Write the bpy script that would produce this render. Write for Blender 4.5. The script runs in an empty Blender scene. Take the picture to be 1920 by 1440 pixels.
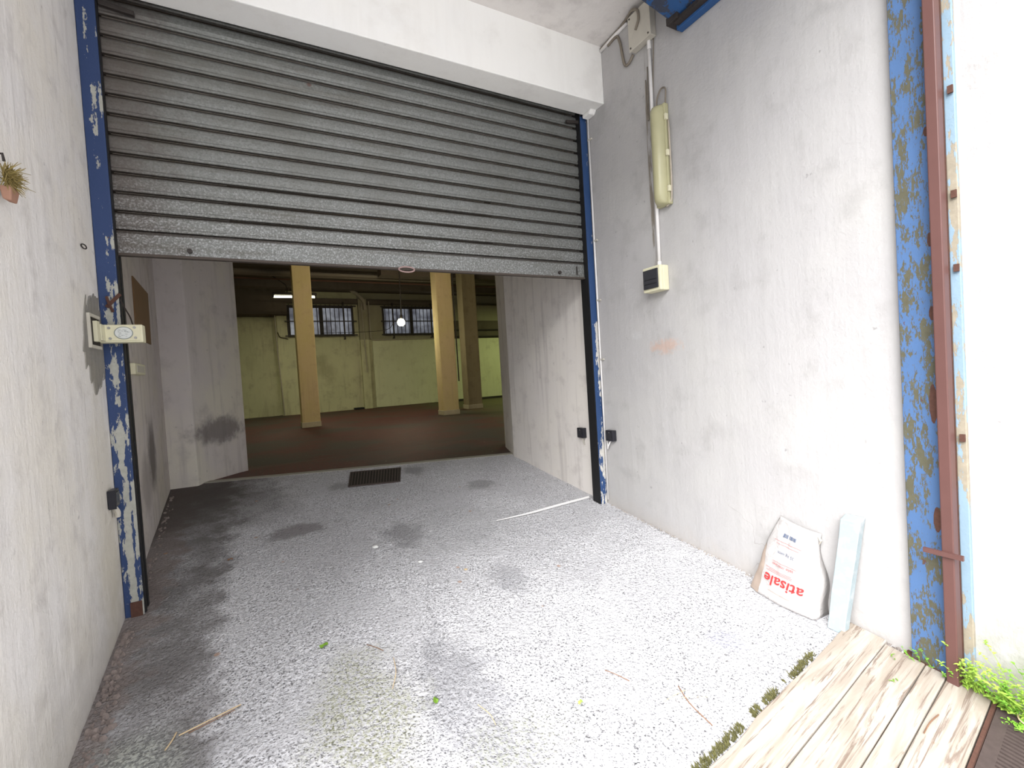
import bpy, bmesh, math, random
from mathutils import Vector, Matrix, noise
random.seed(7)
C = bpy.context.scene.collection

# ---------------------------------------------------------------- camera
CAM = (0.0, 0.0, 1.6)
RIGHT = Vector((0.87839983, -0.47405782, -0.06068704))
DOWN = Vector((-0.06572522, 0.00595227, -0.99782001))
FWD = Vector((0.4733856, 0.8804736, -0.02592908))
cd = bpy.data.cameras.new('camera')
cam = bpy.data.objects.new('camera', cd); C.objects.link(cam)
cd.sensor_width = 36.0; cd.lens = 870.0 / 1920.0 * 36.0; cd.clip_start = 0.02; cd.clip_end = 200
mw = Matrix((RIGHT, -DOWN, -FWD)).transposed().to_4x4(); mw.translation = Vector(CAM)
cam.matrix_world = mw
bpy.context.scene.camera = cam

# ---------------------------------------------------------------- sky, daylight, exposure
w = bpy.data.worlds.new('overcast_sky'); bpy.context.scene.world = w; w.use_nodes = True
nt = w.node_tree; bg = nt.nodes['Background']; bg.inputs[0].default_value = (0.93, 0.95, 1.0, 1)
# overcast sky: brighter towards the zenith, dim near the built-up horizon
tc = nt.nodes.new('ShaderNodeTexCoord'); sx = nt.nodes.new('ShaderNodeSeparateXYZ'); mr = nt.nodes.new('ShaderNodeMapRange')
nt.links.new(tc.outputs['Generated'], sx.inputs[0]); nt.links.new(sx.outputs[2], mr.inputs[0])
mr.inputs[1].default_value = 0.0; mr.inputs[2].default_value = 0.8; mr.inputs[3].default_value = 1.7; mr.inputs[4].default_value = 3.4
nt.links.new(mr.outputs[0], bg.inputs[1])
sd = bpy.data.lights.new('hazy_sun', 'SUN'); sd.energy = 6.9; sd.angle = math.radians(50); sd.color = (1.0, 0.985, 0.975)
so = bpy.data.objects.new('hazy_sun', sd); C.objects.link(so)
so.rotation_euler = Vector((0.69, 0.47, -0.68)).to_track_quat('-Z', 'Y').to_euler(); so.location = (-3, -3, 6)
vs = bpy.context.scene.view_settings
vs.view_transform = 'Standard'; vs.look = 'None'; vs.gamma = 1; vs.use_curve_mapping = False; vs.exposure = 0.14

# ---------------------------------------------------------------- helpers
def tag(o, label=None, cat=None, group=None, kind=None):
    if label: o['label'] = label
    if cat: o['category'] = cat
    if group: o['group'] = group
    if kind: o['kind'] = kind
    return o
def empty(name, loc, label, cat, group=None):
    o = bpy.data.objects.new(name, None); C.objects.link(o); o.location = loc; o.empty_display_size = 0.05
    return tag(o, label, cat, group)

class MB:
    """collects shapes in world coordinates and links them as one mesh"""
    def __init__(s): s.bm = bmesh.new()
    def face(s, pts):
        try: return s.bm.faces.new([s.bm.verts.new(p) for p in pts])
        except ValueError: return None
    def hexa(s, b, t):
        v = [s.bm.verts.new(p) for p in list(b) + list(t)]
        for f in ((3,2,1,0),(4,5,6,7),(0,1,5,4),(1,2,6,5),(2,3,7,6),(3,0,4,7)): s.bm.faces.new([v[i] for i in f])
        return s
    def box(s, x0, x1, y0, y1, z0, z1):
        return s.hexa([(x0,y0,z0),(x1,y0,z0),(x1,y1,z0),(x0,y1,z0)], [(x0,y0,z1),(x1,y0,z1),(x1,y1,z1),(x0,y1,z1)])
    def obox(s, c, ax, ay, az):
        c = Vector(c); ax, ay, az = Vector(ax), Vector(ay), Vector(az)
        q = lambda i,j,k: c + ax*i + ay*j + az*k
        return s.hexa([q(-1,-1,-1),q(1,-1,-1),q(1,1,-1),q(-1,1,-1)], [q(-1,-1,1),q(1,-1,1),q(1,1,1),q(-1,1,1)])
    def prism(s, poly, d):
        d = Vector(d); n = len(poly)
        a = [s.bm.verts.new(p) for p in poly]; b = [s.bm.verts.new(Vector(p)+d) for p in poly]
        s.bm.faces.new(a[::-1]); s.bm.faces.new(b)
        for i in range(n): s.bm.faces.new([a[i], a[(i+1)%n], b[(i+1)%n], b[i]])
        return s
    def tube(s, pts, r, n=8, cap=True):
        pts = [Vector(p) for p in pts]; rings = []; up = None
        for i, p in enumerate(pts):
            d = (pts[min(i+1,len(pts)-1)] - pts[max(i-1,0)]).normalized()
            if up is None:
                up = d.orthogonal().normalized()
            up = (up - d*up.dot(d)).normalized(); sd_ = d.cross(up)
            rr = r[i] if isinstance(r, (list,tuple)) else r
            rings.append([s.bm.verts.new(p + (up*math.cos(2*math.pi*k/n) + sd_*math.sin(2*math.pi*k/n))*rr) for k in range(n)])
        for a, b in zip(rings, rings[1:]):
            for k in range(n): s.bm.faces.new([a[k], a[(k+1)%n], b[(k+1)%n], b[k]])
        if cap: s.bm.faces.new(rings[0][::-1]); s.bm.faces.new(rings[-1])
        return s
    def grid(s, fn, nu, nv):
        g = [[s.bm.verts.new(fn(i/nu, j/nv)) for j in range(nv+1)] for i in range(nu+1)]
        for i in range(nu):
            for j in range(nv): s.bm.faces.new([g[i][j], g[i+1][j], g[i+1][j+1], g[i][j+1]])
        return s
    def build(s, name, m, parent=None, bevel=0, smooth=False, seg=2):
        bmesh.ops.recalc_face_normals(s.bm, faces=s.bm.faces[:])
        me = bpy.data.meshes.new(name)
        if parent is not None:
            s.bm.transform(Matrix.Translation(-parent_loc(parent)))
        s.bm.to_mesh(me); s.bm.free()
        o = bpy.data.objects.new(name, me); C.objects.link(o)
        if parent is not None: o.parent = parent
        me.materials.append(m)
        if smooth:
            for p in me.polygons: p.use_smooth = True
        if bevel:
            b = o.modifiers.new('bevel', 'BEVEL'); b.width = bevel; b.segments = seg; b.limit_method = 'ANGLE'; b.angle_limit = math.radians(40)
        return o
def parent_loc(p):
    v = Vector(p.location)
    while p.parent: p = p.parent; v += Vector(p.location)
    return v
def curve(pts, n=8):
    """Catmull-Rom through points"""
    P = [Vector(p) for p in pts]; P = [P[0]*2-P[1]] + P + [P[-1]*2-P[-2]]; out = []
    for i in range(1, len(P)-2):
        for k in range(n):
            t = k/n; a,b,c,d = P[i-1],P[i],P[i+1],P[i+2]
            out.append(0.5*((2*b)+(c-a)*t+(2*a-5*b+4*c-d)*t*t+(-a+3*b-3*c+d)*t**3))
    out.append(P[-2]); return out

# ---------------------------------------------------------------- material helpers
class MT:
    def __init__(s, name):
        s.m = bpy.data.materials.new(name); s.m.use_nodes = True; s.nt = s.m.node_tree
        s.b = s.nt.nodes['Principled BSDF']; s.tc = s.nt.nodes.new('ShaderNodeNewGeometry')
        s.b.inputs['Specular IOR Level'].default_value = 0.3
    def n(s, t, **k):
        x = s.nt.nodes.new(t)
        for a, v in k.items(): setattr(x, a, v)
        return x
    def L(s, a, b): s.nt.links.new(a, b)
    def sock(s, v, inp):
        if isinstance(v, (int, float)): inp.default_value = v
        elif isinstance(v, tuple): inp.default_value = v if len(v) == len(inp.default_value) else (*v, 1)[:len(inp.default_value)]
        else: s.L(v, inp)
    def coord(s, scale=(1,1,1), rot=(0,0,0), loc=(0,0,0)):
        mp = s.n('ShaderNodeMapping'); mp.inputs['Scale'].default_value = scale; mp.inputs['Rotation'].default_value = rot; mp.inputs['Location'].default_value = loc
        s.L(s.tc.outputs['Position'], mp.inputs[0]); return mp.outputs[0]
    def turned(s, ang, scale):
        a = s.n('ShaderNodeMapping'); a.inputs['Rotation'].default_value = (0,0,ang); s.L(s.tc.outputs['Position'], a.inputs[0])
        c_ = s.n('ShaderNodeMapping'); c_.inputs['Scale'].default_value = scale; s.L(a.outputs[0], c_.inputs[0]); return c_.outputs[0]
    def noise(s, scale, detail=4, rough=.55, vec=None, dist=0):
        x = s.n('ShaderNodeTexNoise'); x.inputs['Scale'].default_value = scale; x.inputs['Detail'].default_value = detail
        x.inputs['Roughness'].default_value = rough; x.inputs['Distortion'].default_value = dist
        s.L(vec if vec is not None else s.tc.outputs['Position'], x.inputs['Vector']); return x.outputs['Fac']
    def voro(s, scale, vec=None, feature='F1', out='Distance'):
        x = s.n('ShaderNodeTexVoronoi', feature=feature); x.inputs['Scale'].default_value = scale
        s.L(vec if vec is not None else s.tc.outputs['Position'], x.inputs['Vector']); return x.outputs[out]
    def ramp(s, v, a, b, lo=0., hi=1.):
        x = s.n('ShaderNodeMapRange'); x.inputs[1].default_value = a; x.inputs[2].default_value = b
        x.inputs[3].default_value = lo; x.inputs[4].default_value = hi; x.interpolation_type = 'SMOOTHSTEP'
        s.L(v, x.inputs[0]); return x.outputs[0]
    def math(s, op, a, b=0.):
        x = s.n('ShaderNodeMath', operation=op); s.sock(a, x.inputs[0]); s.sock(b, x.inputs[1]); return x.outputs[0]
    def mix(s, f, a, b):
        x = s.n('ShaderNodeMix', data_type='RGBA'); s.sock(f, x.inputs[0]); s.sock(a, x.inputs[6]); s.sock(b, x.inputs[7]); return x.outputs[2]
    def xyz(s):
        x = s.n('ShaderNodeSeparateXYZ'); s.L(s.tc.outputs['Position'], x.inputs[0]); return x.outputs
    def blob(s, c, r, edge=.35, nz=None, amp=.5, stretch=(1,1,1)):
        """soft spot mask around a place"""
        mp = s.n('ShaderNodeVectorMath', operation='SUBTRACT'); s.L(s.tc.outputs['Position'], mp.inputs[0]); mp.inputs[1].default_value = c
        sc = s.n('ShaderNodeVectorMath', operation='DIVIDE'); s.L(mp.outputs[0], sc.inputs[0]); sc.inputs[1].default_value = r
        ln = s.n('ShaderNodeVectorMath', operation='LENGTH'); s.L(sc.outputs[0], ln.inputs[0])
        d = ln.outputs['Value']
        if nz is not None: d = s.math('ADD', d, s.math('MULTIPLY', s.math('SUBTRACT', nz, .5), amp))
        return s.ramp(d, 1-edge, 1+edge, 1, 0)
    def col(s, c): s.sock(c, s.b.inputs['Base Color'])
    def rough(s, v): s.sock(v, s.b.inputs['Roughness'])
    def bump(s, h, strength=.3, dist=.01):
        x = s.n('ShaderNodeBump'); x.inputs['Strength'].default_value = strength; x.inputs['Distance'].default_value = dist
        s.L(h, x.inputs['Height']); s.L(x.outputs[0], s.b.inputs['Normal'])
def plain(name, c, rough=.6, metal=0., var=.12, scale=30, bump=0.):
    m = MT(name); nz = m.noise(scale, 3)
    m.col(m.mix(nz, tuple(x*(1-var) for x in c), tuple(min(1, x*(1+var)) for x in c))); m.rough(rough); m.b.inputs['Metallic'].default_value = metal
    if bump: m.bump(m.noise(scale*4, 3), bump, .002)
    return m.m

def plaster(name, base, warm, grime, scale=1.0, streak=.6, extra=None, bump=.35):
    m = MT(name)
    big = m.noise(1.1*scale, 4, .6); med = m.noise(5*scale, 5, .6)
    st = m.noise(1, 4, .6, vec=m.coord((11*scale, 11*scale, .8)))
    fine = m.noise(60, 4, .7)
    c = m.mix(m.ramp(big, .35, .68), base, warm)
    c = m.mix(m.math('MULTIPLY', m.ramp(st, .5, .75), streak), c, grime)
    c = m.mix(m.math('MULTIPLY', m.ramp(med, .50, .75), .5), c, grime)
    spots = m.math('MULTIPLY', m.ramp(m.noise(22, 3, .5), .70, .78), .5)
    c = m.mix(spots, c, tuple(x*.55 for x in grime))
    if extra: c = extra(m, c)
    m.col(c); m.rough(.9); m.b.inputs['Specular IOR Level'].default_value = .15
    h = m.math('ADD', m.math('MULTIPLY', fine, .3), m.math('ADD', med, m.math('MULTIPLY', st, .6)))
    m.bump(h, bump, .012)
    return m.m

def ex_right(m, c):
    nz = m.noise(9, 4, .6); nv = m.noise(1, 4, .6, vec=m.coord((30,30,4)))
    c = m.mix(m.math('MULTIPLY', m.blob((2.554,2.40,1.72),(.3,.12,.045), .5, m.noise(26,4,.6), 2.6), .45), c, (.55,.33,.23))
    c = m.mix(m.math('MULTIPLY', m.blob((2.554,2.69,1.82),(.3,.05,.03), .4, nz, 1.2), .5), c, (.5,.5,.5))
    # greenish grey growth at the foot of the wall outside the jamb
    c = m.mix(m.math('MULTIPLY', m.blob((2.554,.35,.25),(.3,.42,.24), .5, nz, 1.6), .8), c, (.26,.27,.2))
    # scuffs high on the outer wall
    c = m.mix(m.math('MULTIPLY', m.math('MULTIPLY', m.blob((2.554,.69,2.38),(.3,.09,.22), .5, nz, 1.3), m.ramp(nz,.42,.7)), .8), c, (.35,.36,.36))
    # old run of dirt left of the vertical conduit
    c = m.mix(m.math('MULTIPLY', m.math('MULTIPLY', m.blob((2.554,2.455,3.0),(.3,.018,.75), .3, nz, .5), m.ramp(nv,.42,.55)), .85), c, (.2,.17,.13))
    # hairline cracks near the sack
    cn = m.noise(3.2, 3, .5); cr = m.ramp(m.math('ABSOLUTE', m.math('SUBTRACT', cn, .5)), .0015, .004, 1, 0)
    c = m.mix(m.math('MULTIPLY', m.math('MULTIPLY', cr, m.blob((2.554,1.70,.50),(.3,.35,.22), .3)), .4), c, (.25,.22,.2))
    # damp band along the foot
    z = m.xyz(); up = m.math('SUBTRACT', z[2], m.math('MULTIPLY', z[1], .113))
    c = m.mix(m.math('MULTIPLY', m.ramp(m.math('ADD', up, m.math('MULTIPLY', nz, .25)), .14, .34, 1, 0), .45), c, (.42,.38,.34))
    return c
def ex_left(m, c):
    nz = m.noise(9, 4, .6); nv = m.noise(1, 4, .65, vec=m.coord((40,40,3)))
    c = m.mix(m.math('MULTIPLY', m.ramp(nv, .60, .76), .4), c, (.33,.31,.28))
    z = m.xyz(); up = m.math('SUBTRACT', z[2], m.math('MULTIPLY', z[1], .113))
    c = m.mix(m.math('MULTIPLY', m.ramp(m.math('ADD', up, m.math('MULTIPLY', nz, .8)), .35, 1.1, 1, 0), .5), c, (.42,.39,.36))
    c = m.mix(m.math('MULTIPLY', m.blob((-.7,2.95,1.0),(.4,.2,.6), .6, nz, 1.0), .4), c, (.66,.6,.45))
    return c
def ex_in(m, c):
    nz = m.noise(9, 4, .6); nv = m.noise(1, 4, .6, vec=m.coord((60,60,5)))
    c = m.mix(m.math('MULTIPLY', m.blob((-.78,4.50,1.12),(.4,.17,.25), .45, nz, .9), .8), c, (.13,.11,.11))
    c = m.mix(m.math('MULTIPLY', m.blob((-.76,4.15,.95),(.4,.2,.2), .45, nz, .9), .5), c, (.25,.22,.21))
    return c
def ex_pil(m, c):
    nz = m.noise(14, 4, .6)
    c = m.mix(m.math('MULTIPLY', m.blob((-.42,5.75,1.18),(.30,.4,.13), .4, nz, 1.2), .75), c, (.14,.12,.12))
    return c
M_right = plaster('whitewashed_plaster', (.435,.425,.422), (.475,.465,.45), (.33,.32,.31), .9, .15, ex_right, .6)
M_left = plaster('stained_plaster', (.83,.805,.785), (.82,.78,.71), (.55,.52,.50), 1.4, .35, ex_left, .8)
M_inner = plaster('grey_plaster', (.64,.59,.58), (.64,.59,.53), (.38,.34,.325), 1.2, .6, ex_in)
M_pil = plaster('pilaster_plaster', (.60,.555,.535), (.65,.61,.52), (.40,.37,.35), 1.1, .5, ex_pil)
M_innerR = plaster('passage_plaster', (.80,.76,.72), (.82,.78,.72), (.54,.50,.47), 1.1, .7)
M_white = plaster('white_render', (.88,.88,.86), (.90,.89,.85), (.76,.74,.70), .8, .25, None, .25)
M_ceil = plaster('soffit_render', (.70,.67,.645), (.74,.71,.68), (.45,.42,.40), .8, .3, None, .3)
M_patch = plaster('cement_patch', (.26,.25,.235), (.30,.28,.24), (.18,.17,.16), 4, .6)
def ex_hall(m, c):
    x = m.xyz()
    up = m.math('MULTIPLY', m.ramp(x[2], 3.04, 3.07), m.ramp(x[0], 3.10, 3.14))
    c = m.mix(m.math('MULTIPLY', up, .8), c, (.30,.27,.20))
    st = m.noise(.9, 4, .6)
    return m.mix(m.math('MULTIPLY', m.ramp(st, .5, .72), .45), c, (.28,.24,.15))
M_hallwall = plaster('cream_hall_plaster', (.56,.54,.35), (.62,.59,.39), (.33,.29,.20), .7, .5, ex_hall)
M_hallwall2 = plaster('cream_panel_plaster', (.66,.65,.46), (.70,.69,.50), (.48,.45,.32), .7, .3)
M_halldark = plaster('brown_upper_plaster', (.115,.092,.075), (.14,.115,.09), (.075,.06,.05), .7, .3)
M_ochre = plaster('ochre_pillar_paint', (.66,.54,.26), (.68,.53,.30), (.52,.38,.22), 1.2, .4)
M_grey_pil = plaster('drab_pillar_paint', (.30,.25,.15), (.33,.27,.17), (.2,.16,.1), 1.2, .4)

def concrete():
    m = MT('worn_aggregate_concrete')
    z = m.xyz()
    nb = m.noise(1.4, 4, .6); nm = m.noise(6, 5, .6); nsh = m.noise(11, 5, .65); nf = m.noise(75, 3, .6); nf2 = m.noise(190, 2, .6)
    pit = m.voro(85); pit2 = m.voro(38)
    c = m.mix(m.ramp(nb, .35, .7), (.66,.655,.675), (.77,.765,.785))
    c = m.mix(m.ramp(nf, .42, .58), m.mix(.5, c, (.24,.235,.24)), c)
    c = m.mix(m.math('MULTIPLY', m.ramp(nf2, .5, .65), .35), c, (.85,.85,.87))
    c = m.mix(m.math('MULTIPLY', m.ramp(m.noise(115,2,.5), .56, .65), .85), c, (.10,.10,.105))
    c = m.mix(m.math('MULTIPLY', m.ramp(m.noise(3.2,6,.7), .50, .57), .5), c, (.52,.515,.53))
    c = m.mix(m.math('MULTIPLY', m.ramp(m.voro(24), .20, .10), .6), c, (.12,.115,.11))
    # smooth worn patches without speckle
    pat = m.math('MULTIPLY', m.ramp(nm, .5, .62), m.ramp(nb, .45, .6))
    c = m.mix(m.math('MULTIPLY', pat, .5), c, (.60,.595,.61))
    warp = m.math('MULTIPLY', m.math('SUBTRACT', nm, .5), .5)
    # oily tyre band along the left wall
    bx = m.math('ADD', z[0], warp)
    band = m.math('MULTIPLY', m.ramp(bx, -.36, -.20, 1, 0), m.ramp(m.noise(3.2,4,.6), .3, .65, .45, .85))
    c = m.mix(band, c, (.125,.115,.11))
    edge = m.ramp(bx, -.62, -.52, 1, 0)
    c = m.mix(m.math('MULTIPLY', edge, .7), c, (.22,.18,.165))
    # paler greenish dust at the near left
    gl = m.math('MULTIPLY', m.blob((-.52,1.80,.3),(.20,.40,.6), .4, nm, .8), .75)
    c = m.mix(gl, c, m.mix(m.ramp(nf,.42,.6), (.20,.21,.20), (.50,.52,.47)))
    # dark wedge at the back left corner and along the threshold
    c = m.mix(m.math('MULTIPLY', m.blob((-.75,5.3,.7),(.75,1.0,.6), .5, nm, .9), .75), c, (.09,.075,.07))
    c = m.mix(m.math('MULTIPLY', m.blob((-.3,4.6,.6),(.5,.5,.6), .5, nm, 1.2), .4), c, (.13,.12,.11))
    for (p, r, a, k) in (((.845,3.42,.45),(.13,.2,.5),.55,(.17,.165,.17)), ((.17,3.85,.5),(.2,.1,.5),.7,(.16,.14,.135)),
                         ((1.8,4.1,.5),(.14,.12,.5),.55,(.2,.195,.19)), ((.66,1.75,.26),(.16,.42,.5),.55,(.25,.25,.265)),
                         ((1.25,2.5,.34),(.10,.16,.5),.45,(.25,.25,.265)), ((1.9,1.5,.2),(.08,.08,.4),.6,(.38,.38,.45)),
                         ((.6,4.72,.6),(.12,.1,.4),.5,(.2,.19,.18)), ((1.36,4.85,.6),(.1,.14,.4),.6,(.24,.23,.24)),
                         ((1.2,3.35,.44),(.5,.35,.5),.35,(.33,.33,.33)), ((.3,3.5,.44),(.4,.5,.5),.3,(.33,.32,.33))):
        c = m.mix(m.math('MULTIPLY', m.blob(p, r, .4, nsh, 2.2), a), c, k)
    # moss film
    mo = m.blob((.27,1.92,.28),(.2,.34,.4), .45, nm, 1.6)
    c = m.mix(m.math('MULTIPLY', m.math('MULTIPLY', mo, m.ramp(nf, .4, .6)), .65), c, (.22,.225,.10))
    mo2 = m.blob((.75,1.5,.24),(.25,.12,.4), .45, nm, 1.4)
    c = m.mix(m.math('MULTIPLY', m.math('MULTIPLY', mo2, m.ramp(nf, .45, .6)), .35), c, (.28,.30,.15))
    # chalky plaster drops
    wh = m.math('MULTIPLY', m.ramp(m.voro(5.5), .08, .05), m.blob((.75,3.1,.42),(.35,.55,.5), .3, nm, .8))
    c = m.mix(m.math('MULTIPLY', wh, .9), c, (.9,.9,.9))
    # rusty bits
    c = m.mix(m.math('MULTIPLY', m.ramp(m.voro(3.1), .05, .03), .6), c, (.45,.25,.14))
    m.col(c); m.rough(.92); m.b.inputs['Specular IOR Level'].default_value = .12
    h = m.math('ADD', m.math('MULTIPLY', m.ramp(pit, .05, .45), .7), m.math('ADD', m.math('MULTIPLY', m.ramp(pit2, .1, .6), .6), nf))
    m.bump(h, .65, .010)
    return m.m
M_conc = concrete()

def tiles():
    m = MT('dark_red_floor_tiles')
    br = m.n('ShaderNodeTexBrick'); m.L(m.coord((1,1,1)), br.inputs['Vector'])
    br.inputs['Scale'].default_value = 4.2; br.inputs['Mortar Size'].default_value = .012
    br.inputs['Color1'].default_value = (.095,.024,.022,1); br.inputs['Color2'].default_value = (.115,.032,.028,1); br.inputs['Mortar'].default_value = (.05,.04,.035,1)
    nz = m.noise(.7, 4, .6); x = m.xyz()
    c = m.mix(m.ramp(nz, .4, .65), br.outputs['Color'], (.06,.045,.04))
    c = m.mix(m.math('MULTIPLY', m.ramp(m.math('ADD', x[0], nz), 4.6, 6.4), .8), c, (.10,.095,.045))
    c = m.mix(m.ramp(m.noise(26, 2, .5), .72, .76), c, (.3,.26,.24))
    m.col(c); m.rough(.65)
    m.bump(br.outputs['Fac'], .15, .004)
    return m.m
M_tiles = tiles()

def galv():
    m = MT('galvanised_slat_steel')
    v = m.voro(110, out='Color'); sp = m.n('ShaderNodeSeparateColor'); m.L(v, sp.inputs[0])
    nz = m.noise(2.2, 4, .6); ns = m.noise(1, 4, .6, vec=m.coord((6,6,40)))
    fl = m.noise(95, 3, .7)
    c = m.mix(sp.outputs[0], (.155,.16,.148), (.21,.215,.205))
    c = m.mix(m.math('MULTIPLY', m.ramp(fl, .45, .75), .4), c, (.32,.335,.32))
    c = m.mix(m.math('MULTIPLY', m.ramp(nz, .42, .7), .7), c, (.15,.15,.135))
    x = m.xyz()
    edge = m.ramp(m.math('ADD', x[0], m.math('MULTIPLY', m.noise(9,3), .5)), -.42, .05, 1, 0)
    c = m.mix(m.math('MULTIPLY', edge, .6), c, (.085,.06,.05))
    c = m.mix(m.math('MULTIPLY', m.ramp(m.voro(2.4), .05, .02), .7), c, (.12,.05,.035))
    low = m.ramp(x[2], 2.35, 3.0, 1, 0)
    c = m.mix(m.math('MULTIPLY', m.math('MULTIPLY', low, m.ramp(fl,.45,.7)), .5), c, (.60,.61,.61))  # paler flecks on the lower slats: a highlight painted into the colour
    gl = m.math('MULTIPLY', m.ramp(m.noise(1, 4, .6, vec=m.coord((1.2,1.2,14))), .55, .7), .45)
    c = m.mix(gl, c, (.10,.09,.072))
    # dirt lodged in the joints between slats
    zz = m.math('FRACT', m.math('DIVIDE', m.math('SUBTRACT', x[2], 2.488-.5*.10336), .10336))
    jt = m.ramp(m.math('ABSOLUTE', m.math('SUBTRACT', m.math('ADD', zz, m.math('MULTIPLY', m.math('SUBTRACT', m.noise(7,3), .5), .06)), .47)), .07, .16, 1, 0)
    jt = m.math('MULTIPLY', jt, m.ramp(x[2], 2.44, 2.46))
    c = m.mix(m.math('MULTIPLY', jt, .85), c, (.035,.026,.02))
    m.col(c); m.rough(m.ramp(sp.outputs[1], 0, 1, .42, .6)); m.b.inputs['Metallic'].default_value = .35
    m.bump(m.math('ADD', fl, sp.outputs[2]), .12, .002)
    return m.m
M_galv = galv()
M_groove = plain('grimy_slat_hinge', (.075,.06,.05), .75)

def peel(name, blue, under, band=None, thr=.56, rust=(.10,.045,.03), rust_amt=.7, scale=14):
    m = MT(name)
    vec = m.coord((1,1,.28)); nz = m.noise(scale, 6, .72, vec=vec); n2 = m.noise(scale*.2, 4, .6, vec=m.coord((1,1,.4),(0,0,0),(3,1,2)))
    c = m.mix(m.noise(3,3), tuple(x*.82 for x in blue), tuple(x*1.12 for x in blue))
    mask = m.math('ADD', nz, m.math('MULTIPLY', m.math('SUBTRACT', n2, .5), .9))
    if band: mask = m.math('ADD', mask, band(m))
    pm = m.ramp(mask, thr, thr+.02)
    c = m.mix(pm, c, m.mix(m.noise(40,3), tuple(x*.7 for x in under), tuple(min(1,x*1.15) for x in under)))
    rm = m.ramp(m.noise(min(20,scale*.5), 5, .6, vec=m.coord((1,1,.5),(0,0,0),(7,3,1))), .70, .72)
    c = m.mix(m.math('MULTIPLY', rm, rust_amt), c, rust)
    m.col(c); m.rough(.55); m.bump(m.math('SUBTRACT', m.noise(60,3), pm), .4, .003)
    return m.m
def band_post(m):
    x = m.xyz()
    f = m.math('MULTIPLY', m.ramp(x[2], .42, 2.9, 1, 0), .17)
    def strip(c, w_, a): return m.math('MULTIPLY', m.ramp(m.math('ABSOLUTE', m.math('SUBTRACT', x[0], c)), w_*.3, w_, 1, 0), a)
    f = m.math('ADD', f, m.math('ADD', strip(-.672, .022, .17), m.math('ADD', strip(-.640, .012, .14), strip(2.535, .016, .13))))
    return m.math('SUBTRACT', f, .17)
M_blueL = peel('peeling_dark_blue_paint', (.030,.056,.145), (.42,.42,.37), band_post, .56, (.14,.07,.04), .8, 42)
M_blueR = peel('chipped_blue_paint', (.030,.070,.18), (.62,.60,.55), band_post, .55, (.16,.09,.05), .6, 42)
M_jamb = peel('weathered_light_blue_paint', (.072,.145,.30), (.105,.10,.065), None, .515, (.10,.04,.03), .8, 120)
M_flange = peel('pale_chalky_blue_flange', (.24,.34,.42), (.33,.29,.22), None, .50, (.14,.07,.05), .7, 30)
M_bluebeam = peel('dark_blue_beam_paint', (.03,.095,.25), (.05,.06,.09), None, .54)
M_brown = plain('brown_painted_steel', (.115,.055,.048), .42, 0, .1, 12)
M_rust = plain('rusty_iron', (.095,.045,.032), .85, 0, .35, 60, .4)
M_black = plain('black_rubber', (.012,.012,.013), .6, 0, .2)
M_dkplastic = plain('black_plastic_housing', (.022,.022,.028), .35)
M_smoke = plain('smoked_plastic_window', (.035,.035,.04), .18)
M_cream = plain('aged_cream_plastic', (.66,.63,.45), .5, 0, .08, 20)
M_greyplast = plain('grey_beige_plastic', (.52,.49,.42), .55, 0, .1, 15)
M_pvc = plain('white_pvc', (.78,.76,.74), .45, 0, .08, 15)
M_dirtypvc = plain('dusty_conduit', (.42,.37,.30), .7, 0, .25, 25)
M_cable = plain('grey_brown_cable', (.22,.19,.15), .6)
M_darkcable = plain('dark_cable', (.03,.022,.02), .5)
M_steel = plain('dull_steel', (.35,.35,.34), .4, .7)
M_iron = plain('dark_iron', (.05,.042,.038), .6, .3, .3, 60)
M_board = plain('brown_hardboard', (.20,.115,.055), .7, 0, .1, 6)
M_label = plain('white_sticker', (.62,.64,.62), .4, 0, .05)
M_ink = plain('grey_green_ink', (.22,.25,.24), .6)
M_paperink = plain('red_print', (.55,.035,.035), .6)
M_bluink = plain('blue_black_print', (.10,.13,.20), .6)
M_purpink = plain('dark_red_print', (.45,.10,.10), .6)
M_greenleaf = plain('green_leaf', (.16,.30,.03), .5, 0, .3, 20)
M_weed = plain('bright_green_weed', (.20,.42,.05), .5, 0, .45, 14)
M_weed2 = plain('yellow_green_weed', (.34,.52,.08), .5, 0, .4, 14)
M_straw = plain('dry_straw', (.60,.46,.28), .7, 0, .3, 30)
M_twig = plain('brown_twig', (.22,.12,.07), .8, 0, .3, 30)
M_moss = plain('olive_moss', (.10,.095,.035), .9, 0, .5, 40)
M_hay = plain('dry_hay', (.26,.20,.07), .8, 0, .4, 60)
M_terra = plain('terracotta', (.36,.20,.14), .8, 0, .15, 30)
M_glass = plain('dirty_window_glass', (.22,.23,.26), .15, 0, .3, 4)
M_gratepaint = plain('worn_iron_grate', (.075,.056,.05), .75, 0, .3, 40, .3)
M_hole = plain('dark_recess', (.03,.025,.02), .9)

def emis(name, c, s):
    m = bpy.data.materials.new(name); m.use_nodes = True; b = m.node_tree.nodes['Principled BSDF']
    b.inputs['Emission Color'].default_value = (*c, 1); b.inputs['Emission Strength'].default_value = s; b.inputs['Base Color'].default_value = (*c, 1)
    return m
M_tube = emis('lit_fluorescent_tube', (1.0,1.0,.72), 9.0)
M_bulb = emis('lit_lamp_glass', (1.0,.98,.70), 9.0)
def window_light():
    m = MT('frosted_window_glass_daylight')
    n = m.noise(1.7, 3, .6)
    c = m.mix(m.ramp(n, .35, .65), (.16,.17,.22), (.62,.66,.75))
    m.col((.1,.1,.12)); m.rough(.3)
    m.L(c, m.b.inputs['Emission Color']); m.b.inputs['Emission Strength'].default_value = .32
    return m.m
M_winlit = window_light()

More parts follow.
